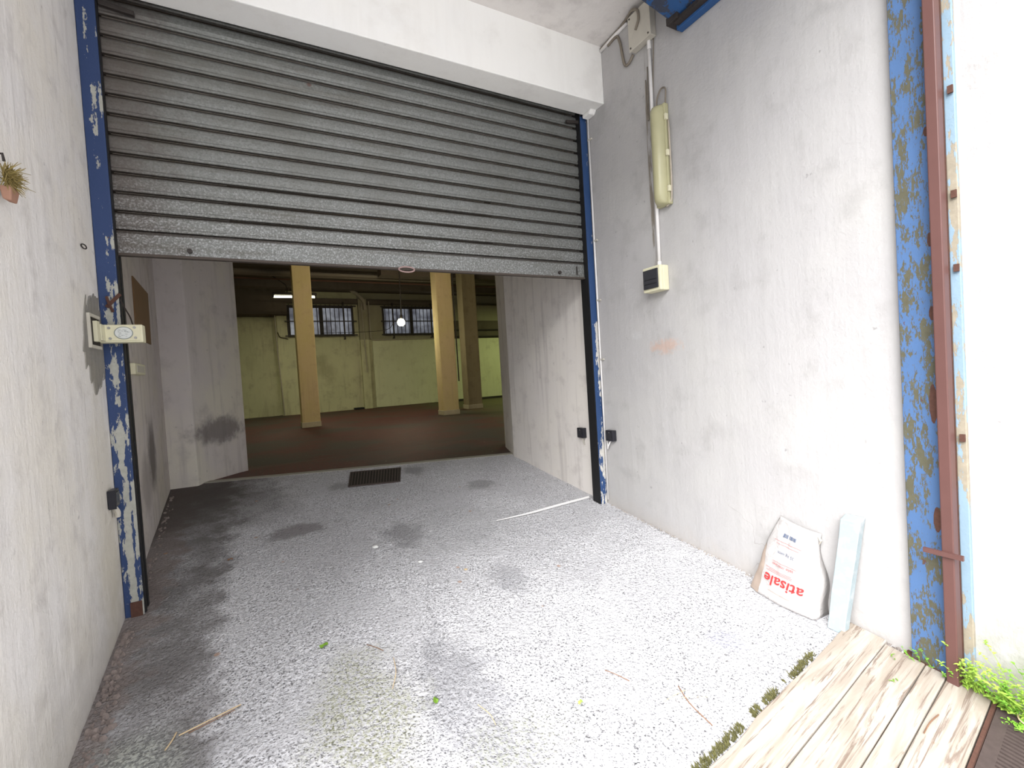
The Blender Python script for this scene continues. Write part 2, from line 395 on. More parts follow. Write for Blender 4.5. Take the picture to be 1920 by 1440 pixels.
def wood():
    m = MT('weathered_pale_boards')
    rot = math.radians(-8)
    v = m.turned(rot, (1.1, 30, 30)); v2 = m.turned(rot, (.8, 9, 9))
    g = m.noise(1.5, 6, .7, vec=v, dist=1.1); g2 = m.noise(2.2, 4, .6, vec=v2, dist=.8); big = m.noise(3.0, 3)
    c = m.mix(m.ramp(g2, .35, .7), (.35,.30,.245), (.50,.46,.405))
    c = m.mix(m.math('MULTIPLY', m.ramp(g, .52, .63), .85), c, (.18,.13,.10))
    c = m.mix(m.math('MULTIPLY', m.ramp(big, .55, .75), .35), c, (.32,.26,.22))
    c = m.mix(m.ramp(m.voro(5.5, vec=m.turned(rot, (1,2.2,1))), .10, .05), c, (.25,.16,.11))
    m.col(c); m.rough(.8); m.bump(g, .35, .004)
    return m.m
M_wood = wood()
def sack_mat():
    m = MT('white_printed_sack_paper')
    z = m.xyz(); n1 = m.noise(14, 4, .6)
    c = m.mix(n1, (.42,.395,.38), (.50,.485,.475))
    m.col(c); m.rough(.6); m.bump(m.noise(20, 4, .6, dist=.6), .5, .02)
    return m.m
M_sack = sack_mat()
M_sackside = plain('translucent_beige_sack_side', (.36,.29,.24), .5, 0, .15, 18, .3)
def foam():
    m = MT('pale_blue_render_post')
    c = m.mix(m.ramp(m.noise(18,4), .5, .7), (.33,.395,.415), (.43,.46,.47))
    c = m.mix(m.ramp(m.noise(60,3), .66, .72), c, (.35,.38,.40))
    m.col(c); m.rough(.85); m.bump(m.noise(50,4), .4, .004); return m.m
M_foam = foam()

# ================================================================ setting
def rampz(y): return 0.067 + 0.113*y           # passage floor rises towards the hall
XR = 2.554
def lx(y): return -.718 + .035*(3.18-y) if y < 3.18 else -.718 - .05*(y-3.18)
def fine_floor():
    b = MB()
    y0, y1 = -3.0, 5.8
    def f(u, v):
        y = y0 + (y1-y0)*u; x = -3.0 + 6.4*v
        # threshold line is slightly skewed
        return Vector((x, y, rampz(y) + .006*(noise.noise(Vector((x*3, y*3, 0))))))
    b.grid(f, 110, 80)
    bm = b.bm
    # trim everything past the threshold line and outside the walls
    th0, th1 = Vector((-.95, 5.57, 0)), Vector((3.0, 4.815, 0))
    n = (th1-th0).cross(Vector((0,0,1))); n.normalize()
    bmesh.ops.bisect_plane(bm, geom=bm.verts[:]+bm.edges[:]+bm.faces[:], plane_co=th0, plane_no=-n, clear_outer=True)
    return b
tag(MB().box(-14, 14, -16, -3.0, -.50, -.272).build('ground_outside', plain('pale_yard_concrete', (.55,.54,.53), .9)), kind='structure')
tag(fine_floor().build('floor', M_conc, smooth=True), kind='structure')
def thy(x): return 5.57 - .1911*(x+.95)
def hall_floor():
    b = MB()
    for (xa, xb) in ((-.95,.8),(.8,3.0)):
        ya, yb = thy(xa), thy(xb)
        b.face([(xa,ya+.07,rampz(ya)),(xb,yb+.07,rampz(yb)),(xb,6.6,.616),(xa,6.6,.616)])
    b.face([(3.0,5.7,.616),(14,5.7,.616),(14,6.6,.616),(3,6.6,.616)])
    b.face([(3.0,4.88,rampz(4.815)),(4,4.88,rampz(4.815)),(4,5.7,.616),(3,5.7,.616)])
    b.face([(-6,6.6,.616),(14,6.6,.616),(14,19,.616),(-6,19,.616)])
    return b
tag(MB().box(-5.9, 13.9, 5.9, 18.9, .45, .60).build('floor', M_tiles), kind='structure')  # unseen slab added under the tiles to block light from below
tag(MB().box(2.7, 4.2, 4.95, 5.95, .45, .60).build('floor', M_tiles), kind='structure')  # same added light-blocking slab, under the right corner
tag(hall_floor().build('floor', M_tiles), kind='structure')
b = MB()
b.hexa([(-.95,thy(-.95)-.02,rampz(5.5)-.1),(3.0,thy(3)-.02,rampz(4.8)-.1),(3.0,thy(3)+.075,rampz(4.8)-.1),(-.95,thy(-.95)+.075,rampz(5.5)-.1)],
       [(-.95,thy(-.95)-.02,rampz(thy(-.95))+.004),(3.0,thy(3)-.02,rampz(thy(3))+.004),(3.0,thy(3)+.075,rampz(thy(3))+.006),(-.95,thy(-.95)+.075,rampz(thy(-.95))+.006)])
tag(b.build('trim_1', plain('threshold_stone', (.34,.32,.27), .7)), kind='structure')

# right wall: passage + outside stretch, plane x = 2.554
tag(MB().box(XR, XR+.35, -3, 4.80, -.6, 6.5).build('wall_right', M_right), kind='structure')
b = MB(); b.prism([(XR,3.32,.2),(XR,4.80,.2),(XR+.22,5.45,.2),(XR+.35,5.45,.2),(XR+.35,3.32,.2)], (0,0,3.9))
for v in b.bm.verts:
    if v.co.x < XR+.01 and v.co.y < 4.81: v.co.x -= .004
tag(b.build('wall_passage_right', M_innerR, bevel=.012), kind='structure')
# left wall: slightly splayed
b = MB(); b.prism([(lx(1.0),1.0,-.5),(lx(3.22),3.22,-.5),(-1.2,3.22,-.5),(-1.2,1.0,-.5)], (0,0,7))
tag(b.build('wall_left', M_left), kind='structure')
b = MB(); b.prism([(lx(3.22),3.22,.2),(lx(5.49),5.49,.2),(-1.2,5.49,.2),(-1.2,3.22,.2)], (0,0,3.9))
tag(b.build('wall_passage_left', M_inner), kind='structure')
b = MB(); b.prism([(-1.2,5.45,.4),(-.605,5.42,.4),(-.199,6.13,.4),(-.30,6.3,.4),(-1.2,6.3,.4)], (0,0,4.2))
tag(b.build('wall_pilaster_left', M_pil, bevel=.012), kind='structure')
# header over the shutter, soffit ceiling of the porch, passage ceiling
b = MB(); b.prism([(-1.2,2.907,3.695),(-1.2,3.114,3.70),(-1.2,3.114,4.2),(-1.2,2.907,4.2)], (1.2+XR,0,0))
tag(b.build('wall_header', M_white, bevel=.006), kind='structure')
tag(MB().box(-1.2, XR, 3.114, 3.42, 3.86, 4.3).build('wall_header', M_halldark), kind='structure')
tag(MB().box(-1.2, XR, 0.3, 3.42, 4.142, 4.40).build('ceiling', M_ceil), kind='structure')
tag(MB().box(-1.2, XR+.35, 3.40, 6.4, 4.0, 4.3).build('ceiling', M_innerR), kind='structure')
# hall shell
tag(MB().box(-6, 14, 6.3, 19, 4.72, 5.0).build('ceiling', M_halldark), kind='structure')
tag(MB().box(-6, -.25, 6.3, 6.5, .5, 4.8).build('wall_hall_front', M_hallwall), kind='structure')
tag(MB().box(2.9, 14, 5.45, 5.7, .4, 4.8).build('wall_hall_front', M_hallwall), kind='structure')
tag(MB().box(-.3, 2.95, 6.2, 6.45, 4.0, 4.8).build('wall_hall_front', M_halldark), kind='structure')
tag(MB().box(-6.2, -6, 6.3, 19, .5, 4.9).build('wall_hall_left', M_hallwall), kind='structure')
tag(MB().box(14, 14.2, 5.4, 19, .5, 4.9).build('wall_hall_right', M_hallwall), kind='structure')
# far wall with two window openings
b = MB()
WZ0, WZ1 = 3.20, 4.24
ycut = 17.0
def fw(x0, x1, z0, z1): b.box(x0, x1, ycut, ycut+.3, z0, z1)
fw(.55,.86,.616,4.72); fw(.86,2.98,.616,WZ0); fw(.86,2.98,WZ1,4.72); fw(2.98,3.98,.616,4.72); fw(3.98,6.9,.616,WZ0); fw(3.98,6.9,WZ1,4.72)
fw(6.9,14,.616,4.72)
bmesh.ops.remove_doubles(b.bm, verts=b.bm.verts[:], dist=.0005)
tag(b.build('wall_back', M_hallwall), kind='structure')
tag(MB().box(-6, .60, 17.35, 17.6, .616, 4.72).build('wall_back', M_hallwall), kind='structure')
tag(MB().box(-.6, .45, 17.28, 17.35, .616, 3.85).build('wall_back', M_hallwall), kind='structure')
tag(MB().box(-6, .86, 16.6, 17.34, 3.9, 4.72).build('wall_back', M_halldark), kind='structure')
# lighter slab of wall under the second window
tag(MB().box(3.56, 5.9, 16.9, 17.0, .63, 3.02).build('wall_back', M_hallwall2), kind='structure')
tag(MB().box(3.14, 3.42, 16.86, 17.0, .616, 4.50).build('wall_back', M_hallwall), kind='structure')
# bay to the right: pale lower wall, dark band above
tag(MB().box(6.4, 11, 16.4, 16.6, .70, 2.98).build('wall_back', M_hallwall2), kind='structure')
tag(MB().box(6.4, 11, 16.4, 16.6, 2.98, 3.66).build('wall_back', M_halldark), kind='structure')
tag(MB().box(6.4, 11, 16.4, 16.6, 3.66, 4.25).build('wall_back', M_hallwall), kind='structure')
tag(MB().box(6.4, 11, 16.35, 16.4, .616, .70).build('baseboard_back', M_iron), kind='structure')
tag(MB().box(3.0, 12, 12.6, 13.0, 4.42, 4.72).build('trim_2', M_halldark), kind='structure')
tag(MB().box(-6, 14, 15.2, 15.5, 4.50, 4.72).build('trim_3', M_halldark), kind='structure')

tag(MB().box(.87, 6.38, 16.93, 17.0, 4.30, 4.49).build('shade_band', M_halldark), kind='structure')  # shade above the windows, put in as a dark brown strip
# windows (structure) with frame, mullions, frosted panes
def window(name, x0, x1, cols, gname, glabel):
    f = MB()
    t = .07; y = 16.98
    f.box(x0,x1,y,y+.1,WZ0,WZ0+t); f.box(x0,x1,y,y+.1,WZ1-t,WZ1); f.box(x0,x0+t,y,y+.1,WZ0+t,WZ1-t); f.box(x1-t,x1,y,y+.1,WZ0+t,WZ1-t)
    o = tag(f.build(name, M_iron), kind='structure')
    m = MB(); xm = (x0+x1)/2; m.box(xm-.06,xm+.06,y+.005,y+.09,WZ0+t,WZ1-t); m.build('mullion', M_iron, o)
    for a, c in ((x0+t, xm-.06), (xm+.06, x1-t)):
        MB().box(a, c, y+.05, y+.06, WZ0+t, WZ1-t).build('pane', M_winlit, o)
    g = empty(gname, ((x0+x1)/2, 16.8, WZ0), glabel, 'window bars')
    rail = MB()
    for z in (WZ0+.02, WZ0+.50, WZ1-.02): rail.box(x0-.08, x1+.08, 16.83, 16.86, z-.018, z+.018)
    rail.build('rail', M_iron, g)
    for k in range(cols):
        x = x0 + (k+.5)*(x1-x0)/cols
        MB().tube([(x,16.845,WZ0-.02),(x,16.845,WZ1+.02)], .013, 6).build('bar', M_iron, g)
    for x in (x0+.35, x1-.35):
        for z in (WZ0-.10, WZ1+.08): MB().tube([(x,16.845,z),(x,16.90,z),(x,17.0,z)], .022, 6).build('bracket', M_iron, g)
        MB().box(x-.025,x+.025,16.82,16.85,WZ0-.13,WZ1+.12).build('strap', M_iron, g)
window('window_1', .86, 2.98, 15, 'window_grille', 'dark iron grille over the high window behind the left ochre pillar')
window('window_2', 3.98, 6.12, 15, 'window_grille', 'dark iron grille over the high window between the two ochre pillars')

# ---------------------------------------------------------------- hall pillars
def pillar(x0, x1, y0, y1, rot, m, label, foot=None):
    c = Vector(((x0+x1)/2, (y0+y1)/2, .616))
    p = empty('pillar', c, label, 'pillar')
    hx, hy = (x1-x0)/2, (y1-y0)/2
    MB().box(c.x-hx, c.x+hx, c.y-hy, c.y+hy, .616, 4.72).build('shaft', m, p, bevel=.02)
    if foot: MB().box(c.x-hx-.012, c.x+hx+.012, c.y-hy-.012, c.y+hy+.012, .616, .74).build('foot', foot, p, bevel=.01)
    p.rotation_euler = (0,0,rot); return p
M_foot = plain('worn_plaster_foot', (.50,.44,.30), .8, 0, .2, 8)
pillar(.745, 1.135, 11.5, 11.9, 0, M_ochre, 'ochre painted square pillar, left one, in front of the first barred window', M_foot)
pillar(3.945, 4.36, 11.0, 11.4, 0, M_ochre, 'ochre painted square pillar standing right of the second barred window', M_foot)
pillar(5.13, 5.56, 12.2, 12.6, 0, M_grey_pil, 'drab brown pillar set back, nearest the right side of the opening', M_foot)
# electrical conduit on the side of the second pillar
o = MB().tube([(4.375,10.97,4.3),(4.385,10.97,1.45)], .016, 6).build('conduit', M_iron); tag(o, 'dark conduit running down the right edge of the second ochre pillar', 'pipe')

# ---------------------------------------------------------------- hall services
o = MB().tube([(-5.5,13.6,4.56),(12.5,13.6,4.56)], .085, 14).build('pipe', plain('dusty_ceiling_pipe', (.22,.19,.15), .8), smooth=True); tag(o, 'thick pale pipe running across under the hall ceiling', 'pipe')
for k, x in enumerate((-.1, 2.2, 5.0)): pass
o = MB().tube([(-5.5,13.4,4.36),(12.5,13.4,4.36)], .02, 8).build('conduit', M_rust); tag(o, 'thin dark red pipe just below the thick ceiling pipe', 'pipe')
o = MB().tube(curve([(.0,12.8,4.72),(.15,12.8,4.66),(.35,12.8,4.62),(1.2,12.8,4.615),(3.0,12.8,4.61)]), .03, 8).build('pipe', M_iron); tag(o, 'black pipe bending along the ceiling behind the left ochre pillar', 'pipe')
# conduits on the back wall
def wp(name, pts, r, m, label): return tag(MB().tube(pts, r, 8).build(name, m), label, 'pipe')
wp('conduit', [(3.50,16.86,4.4),(3.50,16.86,3.10),(3.56,16.86,3.03),(6.35,16.86,3.06)], .022, M_dirtypvc, 'thin conduit dropping then running under the second barred window')
wp('conduit', [(3.28,16.82,4.45),(3.24,16.82,4.2),(3.30,16.82,1.9)], .02, M_dirtypvc, 'vertical cable pipe down the pilaster between the two windows')
wp('drain_pipe', curve([(2.85,16.3,4.66),(3.10,16.5,4.55),(3.30,16.75,4.40),(3.36,16.8,4.1)]), .06, M_dirtypvc, 'slanting pale pipe meeting the pilaster between the windows')
wp('conduit', [(6.4,16.33,3.30),(10.5,16.33,3.30)], .025, M_iron, 'upper of two dark pipes on the right bay wall of the hall')
wp('conduit', [(6.4,16.33,3.05),(10.5,16.33,3.05)], .025, M_iron, 'lower of two dark pipes on the right bay wall of the hall')
wp('conduit', [(.50,16.93,4.5),(.52,16.93,2.7),(.60,16.93,.64)], .02, M_dirtypvc, 'vertical conduit on the far wall left of the first window')
wp('cable', curve([(.56,16.93,3.35),(.62,16.93,3.2),(.78,16.93,3.15),(.86,16.93,3.12)]), .012, M_darkcable, 'short cable to a clip left of the first window')
o = MB().box(2.78,3.10,16.75,16.99,.62,.68).build('threshold_plate', M_black); tag(o, 'low black strip at the foot of the pilaster between the windows', 'strip')

# ---------------------------------------------------------------- hall lamps
fx = empty('fluorescent_lamp', (.95,14,4.02), 'lit hanging fluorescent tube behind the left ochre pillar', 'lamp', None)
MB().box(.40,1.50,13.93,14.07,4.055,4.12).build('housing', M_iron, fx)
MB().tube([(.43,14,4.01),(1.455,14,4.02)], .027, 12).build('tube', M_tube, fx, smooth=True)
for x in (.42, 1.47): MB().box(x-.02,x+.02,13.97,14.03,3.985,4.06).build('end_holder', M_iron, fx)
MB().tube([(.75,14,4.11),(.78,14,4.2),(.74,14,4.34),(.45,14,4.55),(.25,14,4.70)], .015, 6).build('cable', M_darkcable, fx)
def area(name, loc, e, col, sx, sy, rot=(0,0,0)):
    l = bpy.data.lights.new(name, 'AREA'); l.shape = 'RECTANGLE'; l.size = sx; l.size_y = sy; l.energy = e; l.color = col
    o = bpy.data.objects.new(name, l); C.objects.link(o); o.location = loc; o.rotation_euler = rot; return o
area('fluorescent_lamp_light', (.95,14,3.96), 30, (.98,1.0,.70), 1.0, .08)
# pendant with glass shade in front of the second window
pd = empty('pendant_lamp', (3.30,12,3.06), 'lit white pendant lamp hanging before the second barred window', 'lamp')
MB().tube([(3.33,12,4.72),(3.31,12,3.15)], .014, 6).build('cord', M_darkcable, pd)
sh = MB()
prof = [(.02,.10),(.06,.09),(.09,.05),(.10,0),(.09,-.05),(.05,-.085),(.0,-.09)]
N = 16; ring = [[(3.29+r*math.cos(2*math.pi*k/N), 12+r*math.sin(2*math.pi*k/N), 3.06+h) for k in range(N)] for r, h in prof[:-1]]
R = [[sh.bm.verts.new(p) for p in rg] for rg in ring]; tipv = sh.bm.verts.new((3.29,12,2.97))
for a, c in zip(R, R[1:]):
    for k in range(N): sh.bm.faces.new([a[k],a[(k+1)%N],c[(k+1)%N],c[k]])
for k in range(N): sh.bm.faces.new([R[-1][k],R[-1][(k+1)%N],tipv])
sh.build('lamp_glass', M_bulb, pd, smooth=True)
MB().tube([(3.30,12,3.25),(3.30,12,3.17)], .035, 10).build('lamp_holder', M_iron, pd)
MB().tube(curve([(1.9,16.9,3.30),(3.2,14,3.06),(3.22,12.4,3.10)]), .008, 5).build('side_wire', M_darkcable, pd)
pl = bpy.data.lights.new('pendant_light', 'POINT'); pl.energy = 34; pl.shadow_soft_size = .1; pl.color = (1,.97,.68)
po = bpy.data.objects.new('pendant_light', pl); C.objects.link(po); po.location = (3.29,12,2.84)
# unseen tube lamp round the right corner; left and middle are added fill lights
area('hall_lamp_light_right', (9.0,13.4,4.2), 80, (.86,1.0,.42), 1.2, .1)
area('hall_fill_left', (-3.0,12.5,4.2), 22, (.95,1.0,.62), 1.2, .1)  # added fill light on the left, unseen
area('hall_fill_middle', (2.2,7.8,4.45), 48, (1.0,.86,.60), 1.2, .1, (math.radians(50),0,0))  # added fill light tilted at the pillars for warm spill

# ================================================================ roller shutter
rs = empty('roller_shutter', (.92,3.2,2.36), 'grey galvanised roller shutter, half raised across the passage', 'shutter')
X0, X1 = -.665, 2.52; PITCH = .10336; ZB = 2.488
prof = [(-.002,0.0),(.006,.006),(-.006,.010),(-.0085,.016),(-.0085,.022),(-.004,.027),(-.011,.045),(-.012,.060),(-.011,.078),(-.006,.092),(.006,.0965),(.010,.1033)]
for k in range(13):
    z0 = ZB + k*PITCH
    s = MB()
    def f(u, v, z0=z0):
        t = u*(len(prof)-1); i = min(int(t), len(prof)-2); fr = t-i
        y = prof[i][0]*(1-fr)+prof[i+1][0]*fr; z = prof[i][1]*(1-fr)+prof[i+1][1]*fr
        return Vector((X0+(X1-X0)*v, 3.2+y, z0+z))
    s.grid(f, len(prof)-1, 1)
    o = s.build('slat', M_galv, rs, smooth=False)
    so_ = o.modifiers.new('thick', 'SOLIDIFY'); so_.thickness = .002
b = MB(); b.box(X0, X1, 3.188, 3.206, 2.362, 2.488); b.build('bottom_bar', M_galv, rs, bevel=.004)
b = MB(); b.box(X0, X1, 3.18, 3.215, 2.352, 2.366); b.build('bottom_seal', M_groove, rs)
for x in (-.31, 2.22): MB().tube([(x,3.17,2.395),(x,3.19,2.395)], .013, 10).build('bolt', M_iron, rs)
MB().box(2.395,2.402,3.178,3.19,2.385,2.455).build('stop_tab', M_iron, rs)
ringp = [(.932+.055*math.cos(a), 3.168, 2.352+.018*math.sin(a)) for a in [2*math.pi*i/20 for i in range(21)]]
MB().tube(ringp, .005, 6).build('pull_ring', plain('pinkish_worn_handle', (.38,.26,.24), .6), rs)
for x, z in ((-.55,3.66),(2.433,3.655)):
    q = MB(); q.obox((x,3.165,z), (.075,0,-.008 if x<0 else .01), (0,.012,0), (0,0,.012)); q.build('latch_bar', M_iron, rs, bevel=.003)

# blue guide posts
def guide(x0, x1, side, m, label):
    g = empty('guide_post', ((x0+x1)/2, 3.16, rampz(3.2)), label, 'door post')
    c = MB()
    # channel: front plate, wall plate, inner lip
    c.box(x0, x1, 3.135, 3.147, rampz(3.14), 3.70); c.build('front_plate', m, g, bevel=.004)
    if side < 0:
        MB().box(x0, x0+.01, 3.147, 3.24, rampz(3.2), 3.75).build('wall_plate', m, g)
        MB().box(x1-.004, x1+.006, 3.150, 3.172, rampz(3.17), 3.75).build('rubber_seal', M_black, g)
        MB().box(x1-.012, x1+.004, 3.215, 3.24, rampz(3.2), 3.75).build('back_lip', M_black, g)
    else:
        MB().box(x1-.01, x1, 3.147, 3.24, rampz(3.2), 3.75).build('wall_plate', m, g)
        MB().box(x0-.008, x0+.004, 3.142, 3.24, rampz(3.17), 3.75).build('rubber_seal', M_black, g)
    return g
gl = guide(-.716, -.634, -1, M_blueL, 'dark blue peeling guide post on the left side of the shutter')
gr = guide(2.485, 2.549, 1, M_blueR, 'blue chipped guide post on the right side of the shutter')
c = MB(); c.tube([(-.682,3.13,2.12),(-.672,3.122,2.08),(-.66,3.128,2.04)], .007, 6); c.build('bent_wire', M_rust, gl)
c = MB(); c.obox((-.655,3.128,2.10), (.03,0,.035), (0,.004,0), (-.006,0,.005)); c.build('rusty_hook', M_rust, gl)
MB().box(-.69,-.64,3.128,3.136,rampz(3.14),.50).build('rusted_foot', M_rust, gl)

# ================================================================ things on the left
kb = empty('key_switch_box', (-.62,3.07,1.92), 'cream metal key switch box with round sticker on left blue post', 'switch box')
MB().box(-.715,-.53,3.05,3.118,1.873,1.965).build('housing', M_cream, kb, bevel=.004)
MB().box(-.705,-.54,3.045,3.05,1.882,1.962).build('face_plate', M_cream, kb, bevel=.002)
for x, z in ((-.665,1.947),(-.562,1.949),(-.662,1.893),(-.560,1.896)): MB().tube([(x,3.045,z),(x,3.041,z)], .0065, 10).build('screw', M_steel, kb)
cx, cz = -.607, 1.921
def disc(mb, r1, r2, y0, y1, n=32, sx=1.0):
    mb.prism([(cx+sx*r1*math.cos(2*math.pi*i/n), y0, cz+r2*math.sin(2*math.pi*i/n)) for i in range(n)], (0,y1-y0,0)); return mb
disc(MB(), .0385, .0325, 3.0425, 3.045).build('sticker_rim', M_ink, kb)
disc(MB(), .0350, .0290, 3.0415, 3.0426).build('sticker', M_label, kb)
t = MB()
for i in range(26):
    a = random.uniform(0, 6.28); r = random.uniform(.3, .8)
    x = cx+.034*r*math.cos(a); z = cz+.028*r*math.sin(a); t.obox((x,3.0412,z), (random.uniform(.002,.006),0,random.uniform(-.002,.001)), (0,.0003,0), (0,0,.0007))
t.build('sticker_print', M_ink, kb)
MB().tube(curve([(-.575,3.09,1.965),(-.585,3.09,2.01),(-.605,3.09,2.06),(-.62,3.10,2.10)]), .0035, 6).build('cable', M_darkcable, kb)
# mortar patch and wall recess behind the box
n_ = 90; pts = []
for i in range(n_):
    a = 2*math.pi*i/n_; yy = 2.99+.20*math.cos(a)+.02*math.sin(3*a); zz = 1.87+.22*math.sin(a)+.02*math.cos(5*a)
    j_ = .028*noise.noise(Vector((6*math.cos(a), 6*math.sin(a), 0))) + .016*noise.noise(Vector((19*math.cos(a), 19*math.sin(a), 4))); yy += j_; zz += j_*2
    pts.append((lx(min(yy,3.13)), min(yy,3.13), zz))
b = MB(); b.prism(pts, (.004,0,0)); o = b.build('cement_patch', M_patch); tag(o, 'rough grey cement patch on the left wall around the key switch box', 'patch')
rc = empty('wall_box_frame', (-.705,2.93,1.92), 'beige recessed box frame open in the left wall beside the key switch', 'box frame')
xw = -.703
for (y0,y1,z0,z1) in ((2.86,3.02,1.985,2.0),(2.86,3.02,1.835,1.85),(2.86,2.872,1.85,1.985)): MB().box(xw-.002,xw+.012,y0,y1,z0,z1).build('rim', M_greyplast, rc)
MB().box(xw-.001,xw+.004,2.872,3.03,1.85,1.985).build('dark_recess', M_hole, rc)
MB().box(xw,xw+.02,2.93,2.975,1.87,1.97).build('terminal_block', M_cream, rc)
MB().box(xw-.004,-.71+.03,2.98,3.10,1.88,1.96).build('mounting_arm', M_cream, rc)

def photocell(loc, face, label, broken=False):
    p = empty('photocell', loc, label, 'door sensor', 'black photocells beside the shutter posts')
    x, y, z = loc
    if face > 0:   # sits on left wall
        MB().box(x, x+.03, y-.045, y+.045, z-.045, z+.045).build('housing', M_dkplastic, p, bevel=.005)
        MB().box(x+.03, x+.034, y-.03, y+.03, z-.032, z+.032).build('lens', M_smoke, p)
        MB().box(x+.005, x+.036, y-.049, y-.043, z-.047, z+.047).build('side_frame', M_dkplastic, p)
    else:
        MB().box(x-.042, x, y-.045, y+.045, z-.045, z+.045).build('housing', M_dkplastic, p, bevel=.005)
        MB().box(x-.046, x-.042, y-.03, y+.03, z-.032, z+.032).build('lens', M_smoke, p)
        MB().tube([(x-.043,y-.005,z+.028),(x-.048,y-.006,z+.028)], .004, 8).build('led', M_steel, p)
    return p
p1 = photocell((-.712,3.02,1.085), 1, 'black photocell on the left wall low beside the blue post')
MB().tube(curve([(-.70,3.03,1.04),(-.69,3.04,1.01),(-.692,3.045,.985)]), .013, 8).build('conduit_stub', M_greyplast, p1)
p2 = photocell((2.552,3.02,1.02), -1, 'black photocell on the right wall just outside the blue post')
MB().tube(curve([(2.535,3.03,.98),(2.52,3.05,.93),(2.53,3.07,.905),(2.545,3.09,.95),(2.546,3.10,1.02)]), .0055, 8).build('cable', M_pvc, p2)
p3 = photocell((2.549,3.42,1.01), -1, 'black photocell inside the passage behind the right blue post')
MB().tube(curve([(2.53,3.40,.97),(2.525,3.40,.93),(2.54,3.40,.90)]), .005, 8).build('cable', M_greyplast, p3)
# ring on a nail
o = MB().tube([(-.700+.004*math.cos(a), 2.90+.022*math.cos(a), 2.318+.010*math.sin(a)) for a in [2*math.pi*i/16 for i in range(17)]], .003, 6).build('wire_ring', M_iron); tag(o, 'small dark wire ring hooked on the left wall', 'ring')
# dried nest hanging at the left edge
ns = empty('dried_plant', (-.66,2.02,2.29), 'dried grassy tuft in a pink pot hung on the left wall', 'dried plant')
NB = Vector((lx(2.0)+.028, 1.995, 2.285))
g = MB()
for i in range(260):
    d = Vector((random.uniform(-.1,1), random.gauss(0,1), random.gauss(.3,.7))).normalized(); st = NB + Vector((0,random.gauss(0,.012),random.gauss(0,.01)))
    L = random.uniform(.02,.058)
    g.tube([st, st+d*L*.5+Vector((0,0,.004)), st+d*L+Vector((0,0,random.uniform(-.012,.008)))], [.0022,.0016,.0006], 4)
g.build('grass_tuft', M_hay, ns)
q = MB(); c0 = NB + Vector((.0,.01,-.045))
q.hexa([c0+Vector((-.012,-.02,-.015)),c0+Vector((.008,-.02,-.02)),c0+Vector((.008,.022,-.018)),c0+Vector((-.012,.022,-.012))],
       [c0+Vector((-.015,-.028,.022)),c0+Vector((.014,-.032,.026)),c0+Vector((.014,.03,.02)),c0+Vector((-.015,.03,.02))]); q.build('broken_pot', M_terra, ns, bevel=.004)
MB().tube([(lx(2.0),2.00,2.365),(lx(2.0)+.02,2.00,2.367),(lx(2.0)+.022,2.002,2.345)], .004, 6).build('nail', M_iron, ns)
# hardboard and socket on the inner left wall
o = MB().hexa([(lx(4.17)+.001,4.17,2.005),(lx(4.17)+.009,4.17,2.005),(lx(4.86)+.009,4.86,2.012),(lx(4.86)+.001,4.86,2.012)],
              [(lx(4.20)+.001,4.20,2.45),(lx(4.20)+.009,4.20,2.45),(lx(4.90)+.009,4.90,2.445),(lx(4.90)+.001,4.90,2.445)]).build('hardboard_panel', M_board); tag(o, 'brown hardboard panel fixed to the inner left wall', 'panel')
sk = empty('wall_socket', (-.75,4.02,1.77), 'small cream socket box on the inner left wall below the board', 'socket')
MB().box(lx(4.0)-.01, lx(4.0)+.035, 3.86, 4.15, 1.735, 1.81).build('box', M_cream, sk, bevel=.005)
MB().box(lx(4.0)+.035, lx(4.0)+.038, 3.90, 4.11, 1.75, 1.795).build('cover', M_greyplast, sk)

# ================================================================ services on the right wall
jb = empty('junction_box', (2.5,2.43,3.96), 'beige electrical junction box high on the right wall under the ceiling', 'junction box')
MB().box(2.505,2.553,2.335,2.535,3.856,4.09).build('base', M_greyplast, jb, bevel=.006)
MB().box(2.490,2.506,2.330,2.540,3.851,4.095).build('lid', M_greyplast, jb, bevel=.004)
for y, z in ((2.35,3.87),(2.52,3.87),(2.35,4.075),(2.52,4.075)): MB().tube([(2.49,y,z),(2.486,y,z)], .006, 8).build('screw', M_iron, jb)
def pipe(name, pts, r, m, label, cat='pipe', sm=True): return tag(MB().tube(pts, r, 10).build(name, m, smooth=sm), label, cat)
vp = empty('conduit', (2.54,2.4,2.3), 'white vertical conduit from the junction box down to the switch box', 'pipe')
MB().tube([(2.540,2.395,3.86),(2.540,2.398,3.2),(2.540,2.404,2.28)], .0125, 10).build('tube', M_pvc, vp, smooth=True)
MB().tube([(2.540,2.395,3.862),(2.540,2.395,3.80)], .0145, 10).build('gland', M_pvc, vp)
MB().tube([(2.540,2.404,2.32),(2.540,2.404,2.282)], .0145, 10).build('gland', M_pvc, vp)
pipe('conduit', [(2.545,2.915,4.105),(2.545,2.75,4.118),(2.545,2.60,4.122)], .014, M_pvc, 'short white conduit along the joint of wall and ceiling')
pipe('cable', curve([(2.54,2.90,4.115),(2.54,2.70,4.128),(2.52,2.58,4.128),(2.488,2.49,4.115),(2.480,2.43,4.075),(2.480,2.425,4.01),(2.484,2.46,3.96)]), .009, M_cable, 'grey cable looping along the ceiling joint over the junction box', 'cable')
pipe('cable', curve([(2.545,2.82,4.095),(2.545,2.72,4.10),(2.54,2.68,4.03),(2.54,2.66,3.92),(2.54,2.64,3.84),(2.54,2.60,3.825),(2.54,2.55,3.86)]), .010, M_cable, 'flexible cable curling down into the lower left of the junction box', 'cable')
